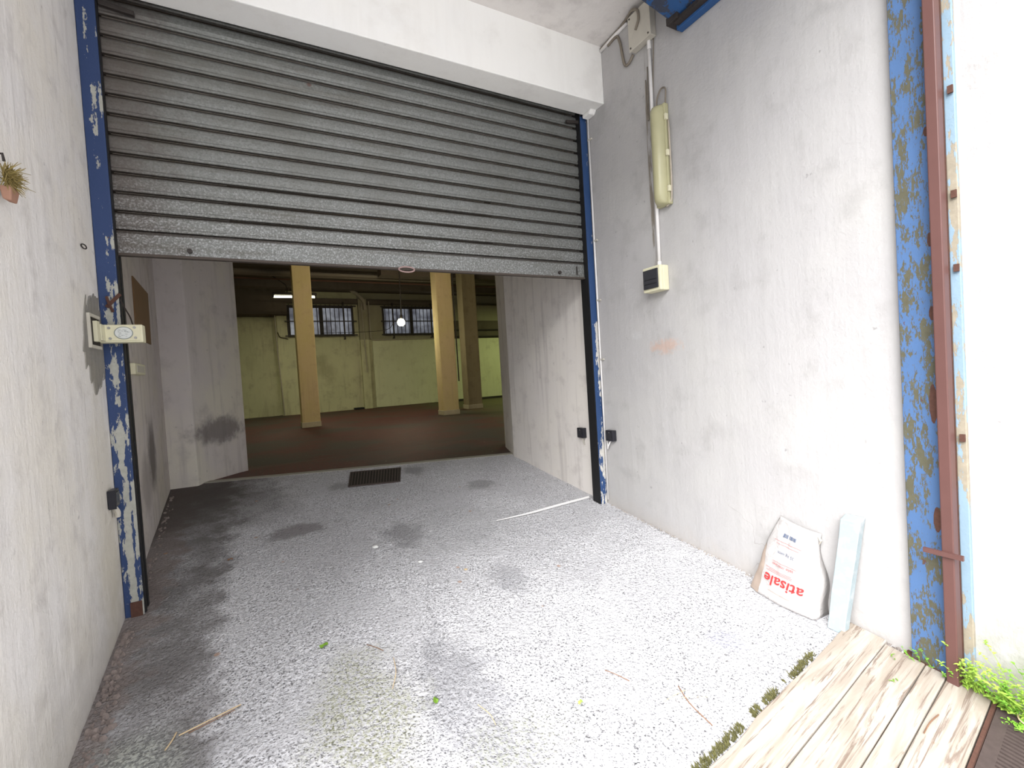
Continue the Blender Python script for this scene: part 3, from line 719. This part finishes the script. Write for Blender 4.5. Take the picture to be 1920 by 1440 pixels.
pipe('cable', curve([(2.548,2.36,3.855),(2.548,2.37,3.72),(2.548,2.385,3.55),(2.548,2.39,3.40),(2.548,2.36,3.36)]), .004, M_cable, 'thin cable slanting from the junction box beside the vertical conduit', 'cable')
pipe('cable', curve([(2.548,2.452,3.62),(2.548,2.455,3.45),(2.548,2.44,3.33),(2.548,2.435,3.5),(2.548,2.43,3.70)]), .004, M_cable, 'loose dirty cable end left of the vertical conduit', 'cable')
# bulkhead tube light
fl_ = empty('fluorescent_light', (2.5,2.32,3.02), 'unlit yellowed fluorescent wall light mounted upright on the right wall', 'wall light')
def capsule(y0, y1, x_out, z0, z1, n=12):
    m_ = MB(); ym = (y0+y1)/2; hw = (y1-y0)/2; rings = []
    zs = [z0, z0+.012, z0+.03, z0+.06, z1-.06, z1-.03, z1-.012, z1]; sc = [.35,.75,.93,1,1,.93,.75,.35]
    for z, s_ in zip(zs, sc):
        rings.append([m_.bm.verts.new((2.52-(2.52-x_out)*s_*math.sin(math.pi*k/n), ym-hw*(.6+.4*s_)*math.cos(math.pi*k/n), z)) for k in range(n+1)])
    for a, c in zip(rings, rings[1:]):
        for k in range(n): m_.bm.faces.new([a[k],a[k+1],c[k+1],c[k]])
        m_.bm.faces.new([a[n],a[0],c[0],c[n]])
    m_.bm.faces.new(rings[0]); m_.bm.faces.new(rings[-1]); return m_
M_diff = plain('yellowed_diffuser', (.42,.40,.24), .25, 0, .1, 8)
capsule(2.268,2.372,2.452,2.685,3.355).build('diffuser', M_diff, fl_, smooth=True)
MB().box(2.512,2.552,2.262,2.378,2.680,3.360).build('base', M_diff, fl_, bevel=.008)
for z in (2.78,3.02,3.26): MB().box(2.505,2.53,2.250,2.266,z-.02,z+.02).build('clip', M_cream, fl_, bevel=.002)
MB().tube(curve([(2.53,2.345,3.355),(2.53,2.34,3.42),(2.53,2.30,3.47),(2.53,2.262,3.45),(2.53,2.268,3.36)]), .0055, 8).build('feed_cable', M_cable, fl_, smooth=True)
MB().tube(curve([(2.53,2.25,3.24),(2.53,2.248,3.0),(2.53,2.25,2.78),(2.53,2.262,2.70),(2.53,2.30,2.672)]), .006, 8).build('drop_cable', M_dirtypvc, fl_, smooth=True)
# switch box
sb = empty('switch_box', (2.5,2.44,2.2), 'cream switch box with smoked window at the end of the conduit', 'switch box')
MB().box(2.497,2.553,2.335,2.50,2.108,2.282).build('base', M_cream, sb, bevel=.006)
MB().box(2.468,2.498,2.335,2.50,2.108,2.282).build('lid', M_cream, sb, bevel=.006)
MB().box(2.458,2.469,2.352,2.488,2.128,2.262).build('window', M_smoke, sb, bevel=.003)
for z in (2.16,2.19): MB().box(2.456,2.459,2.365,2.475,z,z+.003).build('window_rib', M_black, sb)
# slim conduit beside the right guide post
sc_ = empty('conduit', (2.545,3.11,.5), 'slim white conduit clipped beside the right blue post', 'pipe')
MB().tube([(2.543,3.108,3.69),(2.543,3.112,2.5),(2.543,3.118,.46)], .0075, 10).build('tube', M_pvc, sc_, smooth=True)
for z in (3.50,2.66,2.16,1.66): MB().box(2.536,2.553,3.075,3.122,z-.006,z+.006).build('clip', M_greyplast, sc_)
b = MB().box(2.49,2.553,3.0,3.112,3.668,3.698); o = b.build('render_block', M_white, bevel=.006); tag(o, 'white rendered block under the lintel end at the right wall', 'render block')
for v in o.data.vertices:
    if v.co.z < 3.68 and v.co.y < 3.05: v.co.y += .03
# blue beam end at the ceiling
bb = empty('steel_beam', (2.4,1.6,3.8), 'dark blue steel beam end high above the junction box', 'beam')
q = MB(); ya, yb = .4, 2.137
def BP(x, y, z): return (x, y, z)
q.hexa([BP(2.10,ya,3.83),BP(2.50,ya,3.765),BP(2.50,yb,3.785),BP(2.21,yb,3.850)],[BP(2.10,ya,4.14),BP(2.50,ya,4.14),BP(2.50,yb,4.14),BP(2.21,yb,4.14)]); q.build('box_section', M_bluebeam, bb, bevel=.006)
MB().box(2.50,2.552,ya,2.12,3.735,4.14).build('wall_flange', M_bluebeam, bb, bevel=.004)
MB().box(2.455,2.505,ya,2.10,3.752,3.775).build('lower_lip', M_iron, bb)
MB().box(2.44,2.56-.008,2.06,2.15,3.762,3.81).build('end_bracket', M_iron, bb, bevel=.004)

# ================================================================ steel jamb and downpipe on the right
sj = empty('steel_jamb', (2.55,.9,.19), 'weathered light blue steel jamb with rust spots on the right wall', 'steel jamb')
z0 = .165
MB().box(2.512,2.556,.856,1.002,z0,6.3).build('web_plate', M_jamb, sj, bevel=.003)
MB().box(2.490,2.512,.850,.864,z0,6.3).build('flange', M_jamb, sj, bevel=.003)
MB().box(2.535,2.556,.796,.830,z0,6.3).build('outer_flange', M_flange, sj, bevel=.003)
MB().box(2.53,2.556,.83,.862,z0,6.3).build('channel_back', M_rust, sj)
for z, y0_, y1_ in ((.725,.79,.92),): MB().box(2.44,2.452,y0_,y1_,z,z+.02).build('strap', M_brown, sj)
def blot(y, z, ry, rz):
    MB().prism([(2.5105, y+ry*math.cos(2*math.pi*i/18)*(1+.15*math.sin(3*i)), z+rz*math.sin(2*math.pi*i/18)) for i in range(18)], (.002,0,0)).build('rust_patch', M_rust, sj)
blot(.892,1.355,.013,.085); blot(.892,.855,.013,.055); blot(.885,1.74,.010,.03); blot(.884,2.05,.008,.03); blot(.884,2.5,.008,.02)
for z in (1.9,1.2,2.2,2.62): MB().box(2.522,2.532,.798,.815,z,z+.03).build('rusty_tab', M_rust, sj)
dp = empty('downpipe', (2.48,.86,.17), 'brown square steel downpipe in front of the blue jamb', 'pipe')
MB().box(2.452,2.502,.822,.862,.15,6.3).build('tube', M_brown, dp, bevel=.004)

# ================================================================ floor things
# drain grate near the threshold
def gridgrate():
    g = empty('drain_grate', (.95,4.83,.61), 'dark rectangular iron drain grate set in the concrete near the threshold', 'drain grate')
    P00, P10, P11, P01 = [Vector(p) for p in ((.66,4.653,rampz(4.653)),(1.137,4.557,rampz(4.557)),(1.263,4.999,rampz(4.999)),(.754,5.100,rampz(5.1)))]
    up = Vector((0,0,.013))
    def Q(u, v): return P00*(1-u)*(1-v)+P10*u*(1-v)+P11*u*v+P01*(1-u)*v + up
    m_ = MB()
    def strip(a, b_, c_, d_, h=.012): m_.hexa([p-Vector((0,0,h)) for p in (a,b_,c_,d_)], [a,b_,c_,d_])
    e = .025
    strip(Q(0,0),Q(1,0),Q(1,e*2),Q(0,e*2)); strip(Q(0,1-e*2),Q(1,1-e*2),Q(1,1),Q(0,1)); strip(Q(0,0),Q(e,0),Q(e,1),Q(0,1)); strip(Q(1-e,0),Q(1,0),Q(1,1),Q(1-e,1))
    m_.build('frame', M_gratepaint, g)
    m2 = MB(); a,b_,c_,d_ = [p-Vector((0,0,.004)) for p in (Q(.01,.01),Q(.99,.01),Q(.99,.99),Q(.01,.99))]; m2.hexa([p-Vector((0,0,.006)) for p in (a,b_,c_,d_)],[a,b_,c_,d_]); m2.build('pit', M_hole, g)
    for k in range(17):
        u = (k+1)/18; w_ = .012
        v1 = 1
        q_ = MB(); a,b_,c_,d_ = Q(u-w_,0.03),Q(u+w_,0.03),Q(u+w_,.97),Q(u-w_,.97); q_.hexa([p-Vector((0,0,.009)) for p in (a,b_,c_,d_)],[a,b_,c_,d_]); q_.build('bar', M_gratepaint, g)
    return
    q_ = MB(); a,b_,c_,d_ = Q(.3,.62),Q(.62,.62),Q(.62,.72),Q(.3,.72); q_.hexa([p-Vector((0,0,.009)) for p in (a,b_,c_,d_)],[p+up*.4 for p in (a,b_,c_,d_)]); q_.build('cross_bar', M_gratepaint, g)
gridgrate()
# loose white strip
o = MB()
pts = [Vector((1.541,3.262,rampz(3.262)+.010)),Vector((1.85,3.255,rampz(3.255)+.014)),Vector((2.15,3.275,rampz(3.275)+.016)),Vector((2.474,3.30,rampz(3.3)+.014))]
o.tube(curve(pts, 5), [.003+.0075*min(1,i/8) for i in range(16)], 6); o = o.build('plastic_strip', M_pvc); tag(o, 'thin white plastic strip lying on the concrete beside the right post', 'strip')

# sack: tapered, leaning on the wall
BAGB = .215
def front(u, v):
    """u 0..1 far to near, v 0..1 bottom to top -> point on the front face"""
    yb_ = 1.735 - .375*u; yt = 1.610 - .215*u
    s = v**1.15
    y = yb_*(1-s)+yt*s
    y += (.012*math.sin(v*9+1) if u > .5 else -.006*math.sin(v*7)) * abs(u-.5)*2
    x = 2.415*(1-v)+2.525*v
    bulge = (math.sin(math.pi*min(1,max(0,u)))**.6)*.022*(1-v*.7)
    zf = rampz(y_ := yb_) + .006
    z = zf*(1-v) + (.690 if True else 0)*v - (.045*u*v)
    cr = .006*noise.noise(Vector((u*5, v*7, 3.3))) + .004*noise.noise(Vector((u*13, v*11, 1.3)))
    return Vector((x - bulge + cr + .03*(1-math.sin(math.pi*(.02+.96*u))**.35), y, z))
sk_ = empty('paper_sack', (2.48,1.55,BAGB), 'white paper sack with upside-down red lettering leaning on the right wall', 'sack')
m_ = MB(); NU, NV = 22, 30
F = [[m_.bm.verts.new(front(i/NU, j/NV)) for j in range(NV+1)] for i in range(NU+1)]
def back(u, v):
    p = front(u, v); return Vector((min(2.55, p.x + .115*(1-v)**.8 + .012), p.y, p.z))
Bk = [[m_.bm.verts.new(back(i/NU, j/NV)) for j in range(NV+1)] for i in range(NU+1)]
for i in range(NU):
    for j in range(NV):
        m_.bm.faces.new([F[i][j],F[i+1][j],F[i+1][j+1],F[i][j+1]]); m_.bm.faces.new([Bk[i][j],Bk[i][j+1],Bk[i+1][j+1],Bk[i+1][j]])
for j in range(NV):
    m_.bm.faces.new([F[0][j],F[0][j+1],Bk[0][j+1],Bk[0][j]]); m_.bm.faces.new([F[NU][j],Bk[NU][j],Bk[NU][j+1],F[NU][j+1]])
for i in range(NU):
    m_.bm.faces.new([F[i][0],Bk[i][0],Bk[i+1][0],F[i+1][0]]); m_.bm.faces.new([F[i][NV],F[i+1][NV],Bk[i+1][NV],Bk[i][NV]])
bag = m_.build('sack_body', M_sack, sk_, smooth=True)
# beige side strip that shows at the far edge
m_ = MB(); m_.grid(lambda a, v: front(-.0+a*.17*(1-v)**.5, v*.62) + Vector((-.0016,0,0)), 5, 18); m_.build('side_gusset', M_sackside, sk_, smooth=True)
# small folded ear at the top near corner
MB().tube([front(.97,.97)+Vector((-.004,0,0)), front(1.0,.93)+Vector((-.012,-.012,0)), front(1.0,.88)+Vector((-.006,-.006,0))], [.004,.008,.002], 6).build('folded_ear', M_greyplast, sk_)
def print_text(body, uc, vc, h, mat, name, width=None, bold=0.0):
    cu = bpy.data.curves.new('t', 'FONT'); cu.body = body; cu.size = 1; cu.align_x = 'CENTER'; cu.align_y = 'CENTER'; cu.offset = bold; cu.resolution_u = 3
    ob = bpy.data.objects.new('t', cu); C.objects.link(ob)
    dg = bpy.context.evaluated_depsgraph_get(); me = bpy.data.meshes.new_from_object(ob.evaluated_get(dg))
    bpy.data.objects.remove(ob); bpy.data.curves.remove(cu)
    bm = bmesh.new(); bm.from_mesh(me)
    xs = [v.co.x for v in bm.verts]; w0 = max(xs)-min(xs); sx = (width/w0) if width else h
    W_, H_ = .375, .48
    pl = parent_loc(sk_)
    bmesh.ops.subdivide_edges(bm, edges=[e for e in bm.edges if e.calc_length() > .25], cuts=2)
    for v in bm.verts:
        # upside down: turn by half a circle on the sack face
        u = uc - v.co.x*sx/W_; vv = vc - v.co.y*h/H_
        p = front(u, vv) + Vector((-.0065,0,.001)); v.co = p - pl
    bm.to_mesh(me); bm.free(); me.name = name
    o_ = bpy.data.objects.new(name, me); C.objects.link(o_); o_.parent = sk_; me.materials.clear(); me.materials.append(mat); return o_
print_text('atisale', .50, .245, .085, M_paperink, 'red_lettering', .235, .012)
print_text('sale marino', .44, .44, .026, M_purpink, 'small_lettering', .135)
print_text('25 kg netti', .45, .60, .024, M_bluink, 'small_lettering', .115)
def printbar(u0, u1, v, t_, mat, name):
    q_ = MB(); q_.grid(lambda a, c: front(u0+(u1-u0)*a, v+t_*c)+Vector((-.0045,0,0)), 10, 1); q_.build(name, mat, sk_)
for v, u0, u1 in ((.335,.18,.62),(.352,.22,.62),(.368,.15,.60),(.475,.25,.66),(.70,.22,.68),(.735,.16,.72)): printbar(u0,u1,v,.004,M_purpink,'print_line')
for k in range(11):
    if k in (4,): continue
    printbar(.30+.026*k,.30+.026*k+(.016 if k%3 else .022), .80, .045, M_bluink, 'barcode_bar')
printbar(.30,.66,.105,.006,M_sackside,'crease_line')

# pale leaning post
ps = MB()
ps.hexa([(2.425,1.315,rampz(1.3)+.003),(2.425,1.240,rampz(1.24)+.003),(2.47,1.240,rampz(1.24)+.003),(2.47,1.315,rampz(1.3)+.003)],
        [(2.500,1.270,.765),(2.500,1.182,.765),(2.551,1.182,.785),(2.551,1.270,.785)])
bmesh.ops.subdivide_edges(ps.bm, edges=ps.bm.edges[:], cuts=5, use_grid_fill=True)
for v in ps.bm.verts: v.co += Vector((0, noise.noise(v.co*14)*.004, 0))
o = ps.build('leaning_post', M_foam, bevel=.003); tag(o, 'pale blue-white square post leaning on the wall beside the sack', 'post')

# board ramp at the entrance (rotated 8 degrees)
br = empty('board_ramp', (1.9,1.0,.17), 'pale weathered wooden boards laid as a ramp at the entrance', 'wooden boards')
def bl(x, yr): return yr + (x-2.5)*.141
bounds = [1.262,1.100,.948,.873,.733]
for k in range(4):
    y1_, y0_ = bounds[k]-.0025, bounds[k+1]+.0025
    m_ = MB(); NX = 40
    xr0 = -.6; 
    def xr(y): return 2.535 if y > 1.04 else 2.50 - (1.04-y)*.02
    def top(i, e):
        x = xr0 + (xr((y0_+y1_)/2)-xr0)*i/NX
        y = bl(x, (y1_ if e else y0_))
        if e and k == 0: y += .016*noise.noise(Vector((x*3.2,0,0))) + .006*noise.noise(Vector((x*14,2,0)))
        z = rampz(y) + .024 + .004*noise.noise(Vector((x*2,k*5,0)))
        return Vector((x, y, z))
    A = [(top(i,0), top(i,1)) for i in range(NX+1)]
    T = [(m_.bm.verts.new(a), m_.bm.verts.new(c)) for a, c in A]; Bt = [(m_.bm.verts.new(a-Vector((0,0,.026))), m_.bm.verts.new(c-Vector((0,-.004,.026)))) for a, c in A]
    for i in range(NX):
        m_.bm.faces.new([T[i][0],T[i+1][0],T[i+1][1],T[i][1]]); m_.bm.faces.new([Bt[i][0],Bt[i][1],Bt[i+1][1],Bt[i+1][0]])
        m_.bm.faces.new([T[i][1],T[i+1][1],Bt[i+1][1],Bt[i][1]]); m_.bm.faces.new([T[i][0],Bt[i][0],Bt[i+1][0],T[i+1][0]])
    m_.bm.faces.new([T[0][0],T[0][1],Bt[0][1],Bt[0][0]]); m_.bm.faces.new([T[NX][0],Bt[NX][0],Bt[NX][1],T[NX][1]])
    m_.build('plank', M_wood, br, bevel=.003)
# moss along the far edge of the boards
ms = MB()
for i in range(900):
    x = random.uniform(.9,2.25)
    x = random.choice((random.uniform(1.88,2.16), random.uniform(1.18,1.62), random.uniform(1.18,1.62), random.uniform(1.60,1.80)))
    if noise.noise(Vector((x*13,1.7,0))) < -.12: continue
    y = bl(x,1.262) + random.uniform(.0,.028) + .010; z = rampz(y)
    d = Vector((random.gauss(0,.5),random.gauss(.3,.5),1)).normalized()*random.uniform(.008,.026)
    p = Vector((x,y,z)); ms.tube([p, p+d*.6, p+d+Vector((0,.003,-.003))], [.0022,.0018,.0006], 3)
o = ms.build('moss', M_moss); tag(o, 'olive moss tufts along the edge of the wooden boards', 'moss', kind='stuff')
# steel threshold piece and dirt between jamb and boards
o = MB().hexa([(2.49,1.03,.175),(2.55,1.03,.175),(2.55,.72,.140),(2.49,.72,.140)],[(2.50,1.03,.205),(2.55,1.03,.205),(2.55,.72,.165),(2.50,.72,.165)]).build('threshold_plate', M_rust); tag(o, 'rusty steel strip at the foot of the blue jamb', 'strip')

# street grate bottom right
sg = empty('street_grate', (2.3,.5,.14), 'brown iron street grate with thin bars right of the boards', 'drain grate')
def gz(y): return rampz(y)+.012
def gp(x, yr, h=0): y = bl(x, yr); return Vector((x, y, gz(y)+h))
def slab(x0, x1, ya_, yb_, h0, h1, nm, mat):
    MB().hexa([gp(x0,ya_,h0),gp(x1,ya_,h0),gp(x1,yb_,h0),gp(x0,yb_,h0)],[gp(x0,ya_,h1),gp(x1,ya_,h1),gp(x1,yb_,h1),gp(x0,yb_,h1)]).build(nm, mat, sg)
slab(1.0,2.50,.719,.730,-.01,.016,'angle_edge',M_rust)
slab(1.0,2.47,.677,.717,-.01,.004,'frame_plate',M_gratepaint)
slab(1.0,2.47,.30,.677,-.03,-.026,'pit',M_hole)
slab(2.455,2.47,.30,.677,-.026,.003,'end_bar',M_gratepaint)
k = 0; x = 2.435
while x > 1.45:
    slab(x-.006, x+.006, .30, .679, -.02, .003, 'bar', M_gratepaint); x -= .0215
tag(MB().tube(curve([(2.50,.70,.165),(2.47,.66,.172),(2.44,.645,.168),(2.43,.62,.160)]), .003, 5).build('dry_root', M_straw), 'pale dry root lying over the corner of the street grate', 'root')

# ================================================================ weeds, leaves, straws
def leaf_blade(m_, p, d, L, W, droop=.3):
    d = d.normalized(); side = d.cross(Vector((0,0,1)))
    if side.length < .05: side = Vector((1,0,0))
    side.normalize(); nrm = side.cross(d).normalized()
    prev = None; N_ = 4
    for i in range(N_+1):
        t = i/N_; w_ = W*math.sin(math.pi*min(.98,max(.04,t*.92+.06)))
        c_ = p + d*L*t - Vector((0,0,droop*L*t*t)) ; a = m_.bm.verts.new(c_ - side*w_ + nrm*w_*.35); mid = m_.bm.verts.new(c_); b2 = m_.bm.verts.new(c_ + side*w_ + nrm*w_*.35)
        if prev: m_.bm.faces.new([prev[0],prev[1],mid,a]); m_.bm.faces.new([prev[1],prev[2],b2,mid])
        prev = (a, mid, b2)
def weed(base, stems, h, spread, leafL, leafW, label, mat, lean=(0,0,0), dens=14):
    root = empty('weed', base, label, 'weed', 'weeds growing at the foot of the right wall')
    stm = MB(); lv = MB(); base = Vector(base); lean = Vector(lean)
    for s_ in range(stems):
        d = (Vector((random.gauss(-.25,spread),random.gauss(0,spread),1))+lean).normalized(); H_ = h*random.uniform(.6,1.1)
        st = base + Vector((random.uniform(-.02,.005), random.gauss(0,.02+spread*.03), 0))
        pts = [st + d*H_*t + Vector((-.03*t*t, .02*math.sin(t*3+s_), -.12*H_*t*t)) for t in [i/6 for i in range(7)]]
        for p in pts: p.x = min(p.x, 2.525)
        stm.tube(pts, [.0016*(1-.6*i/6) for i in range(7)], 4)
        for i in range(dens):
            t = random.uniform(.12,1); k_ = min(5, int(t*6)); p = pts[k_].lerp(pts[k_+1], t*6-k_)
            a = random.uniform(0, 6.28); dd = Vector((math.cos(a), math.sin(a), random.uniform(.0,.9)))
            if p.x > 2.50 and dd.x > 0: dd.x *= -1
            leaf_blade(lv, p, dd, leafL*random.uniform(.6,1.2)*(1.15-.5*t), leafW*random.uniform(.7,1.1))
    stm.build('stem', mat, root); lv.build('foliage', mat, root)
    return root
def gzz(y): return rampz(y)
weed((2.50,.93,gzz(.93)), 3, .20, .10, .016, .004, 'thin trailing weed climbing across the foot of the blue jamb', M_weed, (0,.55,0), 14)
weed((2.49,.845,gzz(.84)), 3, .13, .10, .016, .004, 'small weed at the foot of the brown downpipe', M_weed, (0,.3,0), 14)
weed((2.50,.785,gzz(.78)), 10, .19, .12, .030, .0055, 'upright bright green weed just right of the brown downpipe', M_weed2, (0,0,0), 24)
weed((2.50,.725,gzz(.72)), 6, .07, .45, .028, .008, 'low leafy clump at the corner of the boards and street grate', M_weed2, (0,0,0), 14)
weed((2.50,.68,gzz(.68)), 12, .24, .30, .020, .0050, 'bushy weed against the wall beyond the street grate corner', M_weed, (0,0,0), 22)
weed((2.50,.63,gzz(.63)), 16, .34, .30, .022, .0055, 'tall bushy weed at the right edge of the picture', M_weed2, (0,0,0), 26)
weed((2.51,.56,gzz(.56)), 14, .36, .30, .022, .0055, 'dense weed furthest right against the mossy wall', M_weed, (0,0,0), 26)
weed((2.44,.62,gzz(.62)), 8, .07, .6, .026, .006, 'creeping weed spreading over the edge of the street grate', M_weed, (0,0,0), 12)
# litter
def flat_leaf(p, s_, a, label, mat):
    m_ = MB(); p = Vector((p[0], p[1], rampz(p[1])+.010)); N_ = 14
    c_ = m_.bm.verts.new(p+Vector((0,0,.006))); ring = []
    for i in range(N_):
        t = 2*math.pi*i/N_; r = s_*(1+.12*math.sin(5*t+p.x*9))*(.7+.3*abs(math.cos(t)))
        ring.append(m_.bm.verts.new(p+Vector((r*math.cos(t)*math.cos(a)-r*.8*math.sin(t)*math.sin(a), r*math.cos(t)*math.sin(a)+r*.8*math.sin(t)*math.cos(a), .004*math.sin(3*t)))))
    for i in range(N_): m_.bm.faces.new([c_, ring[i], ring[(i+1)%N_]])
    root = m_.build('leaf', mat)
    sol = root.modifiers.new('thick','SOLIDIFY'); sol.thickness = .0006
    return tag(root, label, 'leaf')
flat_leaf((.178,2.396), .021, .4, 'small green leaf on the concrete, farthest of the three', M_greenleaf)
flat_leaf((.538,1.823), .018, 1.2, 'green leaf on the concrete at lower middle', M_greenleaf)
flat_leaf((1.048,1.532), .012, .2, 'smallest yellow-green leaf, nearest the boards', M_weed2)
flat_leaf((-.26,3.58), .016, .3, 'small brown dead leaf on the dark floor at left', M_twig)
def straw(a, b_, r, label, mat, bend=.01, name='straw'):
    a = Vector((a[0],a[1],rampz(a[1])+.009)); b_ = Vector((b_[0],b_[1],rampz(b_[1])+.009)); m1 = (a+b_)/2 + Vector((bend, -bend, .003))
    return tag(MB().tube(curve([a,m1,b_], 6), r, 5).build(name, mat), label, name)
s1 = straw((-.36,2.13),(-.16,2.183), .0028, 'long pale straw lying on the dark floor at lower left', M_straw, .004)
straw((-.37,2.15),(-.395,2.08), .0028, 'short bent straw end at the lower left', M_straw, .004)
straw((-.33,2.125),(-.18,2.165), .0018, 'thin reddish straw beside the long pale straw', M_twig, .004)
straw((.45,2.15),(.40,1.97), .0018, 'pale straw above the middle green leaf', M_straw)
straw((.36,2.30),(.42,2.22), .0018, 'small dark twig above the middle green leaf', M_twig, 0, 'twig')
straw((.68,1.72),(.70,1.60), .0016, 'thin straw right of the middle green leaf', M_straw)
straw((1.25,1.62),(1.30,1.52), .0016, 'small dark twig right of the yellow-green leaf', M_twig, 0, 'twig')
straw((1.46,1.40),(1.42,1.20), .0022, 'curved brown twig near the edge of the boards', M_twig, -.012, 'twig')
straw((1.40,1.36),(1.52,1.30), .0015, 'fine stalk crossing the curved twig by the boards', M_straw, 0)
straw((1.34,1.37),(1.47,1.37), .0014, 'fine pale stalk left of the curved twig', M_straw, 0)
def onboards(a, b_, r, label, mat):
    a = Vector((a[0],a[1],rampz(a[1])+.030)); b_ = Vector((b_[0],b_[1],rampz(b_[1])+.030)); return tag(MB().tube(curve([a,(a+b_)/2+Vector((0,.004,.002)),b_], 5), r, 5).build('twig', mat), label, 'twig')
onboards((2.20,.80),(2.05,.79), .0022, 'reddish twig lying on the boards near the street grate', M_twig)
for k, (x, y, lb) in enumerate(((2.42,1.035,'tiny green sprig on the boards nearest the blue jamb'),(2.26,.955,'tiny dark green sprig on the middle board'))):
    g_ = MB()
    for i in range(4): leaf_blade(g_, Vector((x+random.uniform(-.012,.012), y+random.uniform(-.012,.012), rampz(y)+.031)), Vector((random.uniform(-1,1),random.uniform(-1,1),.1)), .018, .003, 0)
    tag(g_.build('sprig', M_greenleaf), lb, 'sprig')
for (x, y, s_, lb, mt) in ((.62,3.30,.022,'white plaster crumb on the concrete below the drain grate',M_white),(.83,2.95,.016,'lower white plaster crumb on the middle of the floor',M_white),(1.05,2.72,.012,'tan chip on the concrete right of the plaster crumbs',M_straw)):
    p = Vector((x,y,rampz(y)+s_*.2)); q_ = MB(); bmesh.ops.create_icosphere(q_.bm, subdivisions=2, radius=s_)
    for v in q_.bm.verts: v.co = p + Vector((v.co.x*(1+.5*noise.noise(v.co*60)), v.co.y*(1+.5*noise.noise(v.co*50)), v.co.z*.35))
    tag(q_.build('plaster_crumb', mt), lb, 'crumb')

# crumbs and broken mortar along the foot of the walls
def crumbs(n_, fx_, smin, smax, mat, label):
    m_ = MB()
    for i in range(n_):
        x, y = fx_(); s_ = random.uniform(smin, smax)*random.random()**.5
        c_ = Vector((x, y, rampz(y)+.004)); v = [m_.bm.verts.new(c_+Vector((s_*random.uniform(.5,1)*math.cos(a+.4), s_*random.uniform(.5,1)*math.sin(a+.4), -.004))) for a in (0,1.57,3.14,4.71)]
        t_ = [m_.bm.verts.new(q_.co.lerp(c_, .35)+Vector((0,0,s_*random.uniform(.4,.9)))) for q_ in v]
        m_.bm.faces.new(t_)
        for k in range(4): m_.bm.faces.new([v[k],v[(k+1)%4],t_[(k+1)%4],t_[k]])
    tag(m_.build('rubble', mat), label, 'rubble', kind='stuff')
def left_foot():
    y = random.uniform(1.5, 3.0) if random.random() < .8 else random.uniform(3.3,5.2)
    return lx(y) + .021 + abs(random.gauss(0,.028))*(1.4 if y < 2.5 else .7), y
crumbs(420, left_foot, .006, .022, plain('broken_mortar', (.26,.215,.195), .9, 0, .3, 40), 'broken mortar crumbs along the foot of the left wall')
def right_foot():
    y = random.uniform(1.0, 1.30); return XR - .004 - abs(random.gauss(0,.016)), y
crumbs(170, right_foot, .005, .014, plain('grey_debris', (.24,.21,.19), .9, 0, .3, 40), 'grey debris between the right wall and the wooden boards')
def right_foot2():
    y = random.uniform(1.35, 3.1); return XR - .002 - abs(random.gauss(0,.012)), y
crumbs(260, right_foot2, .004, .012, plain('pale_debris', (.36,.33,.30), .9, 0, .3, 40), 'pale crumbs along the foot of the right wall behind the sack')
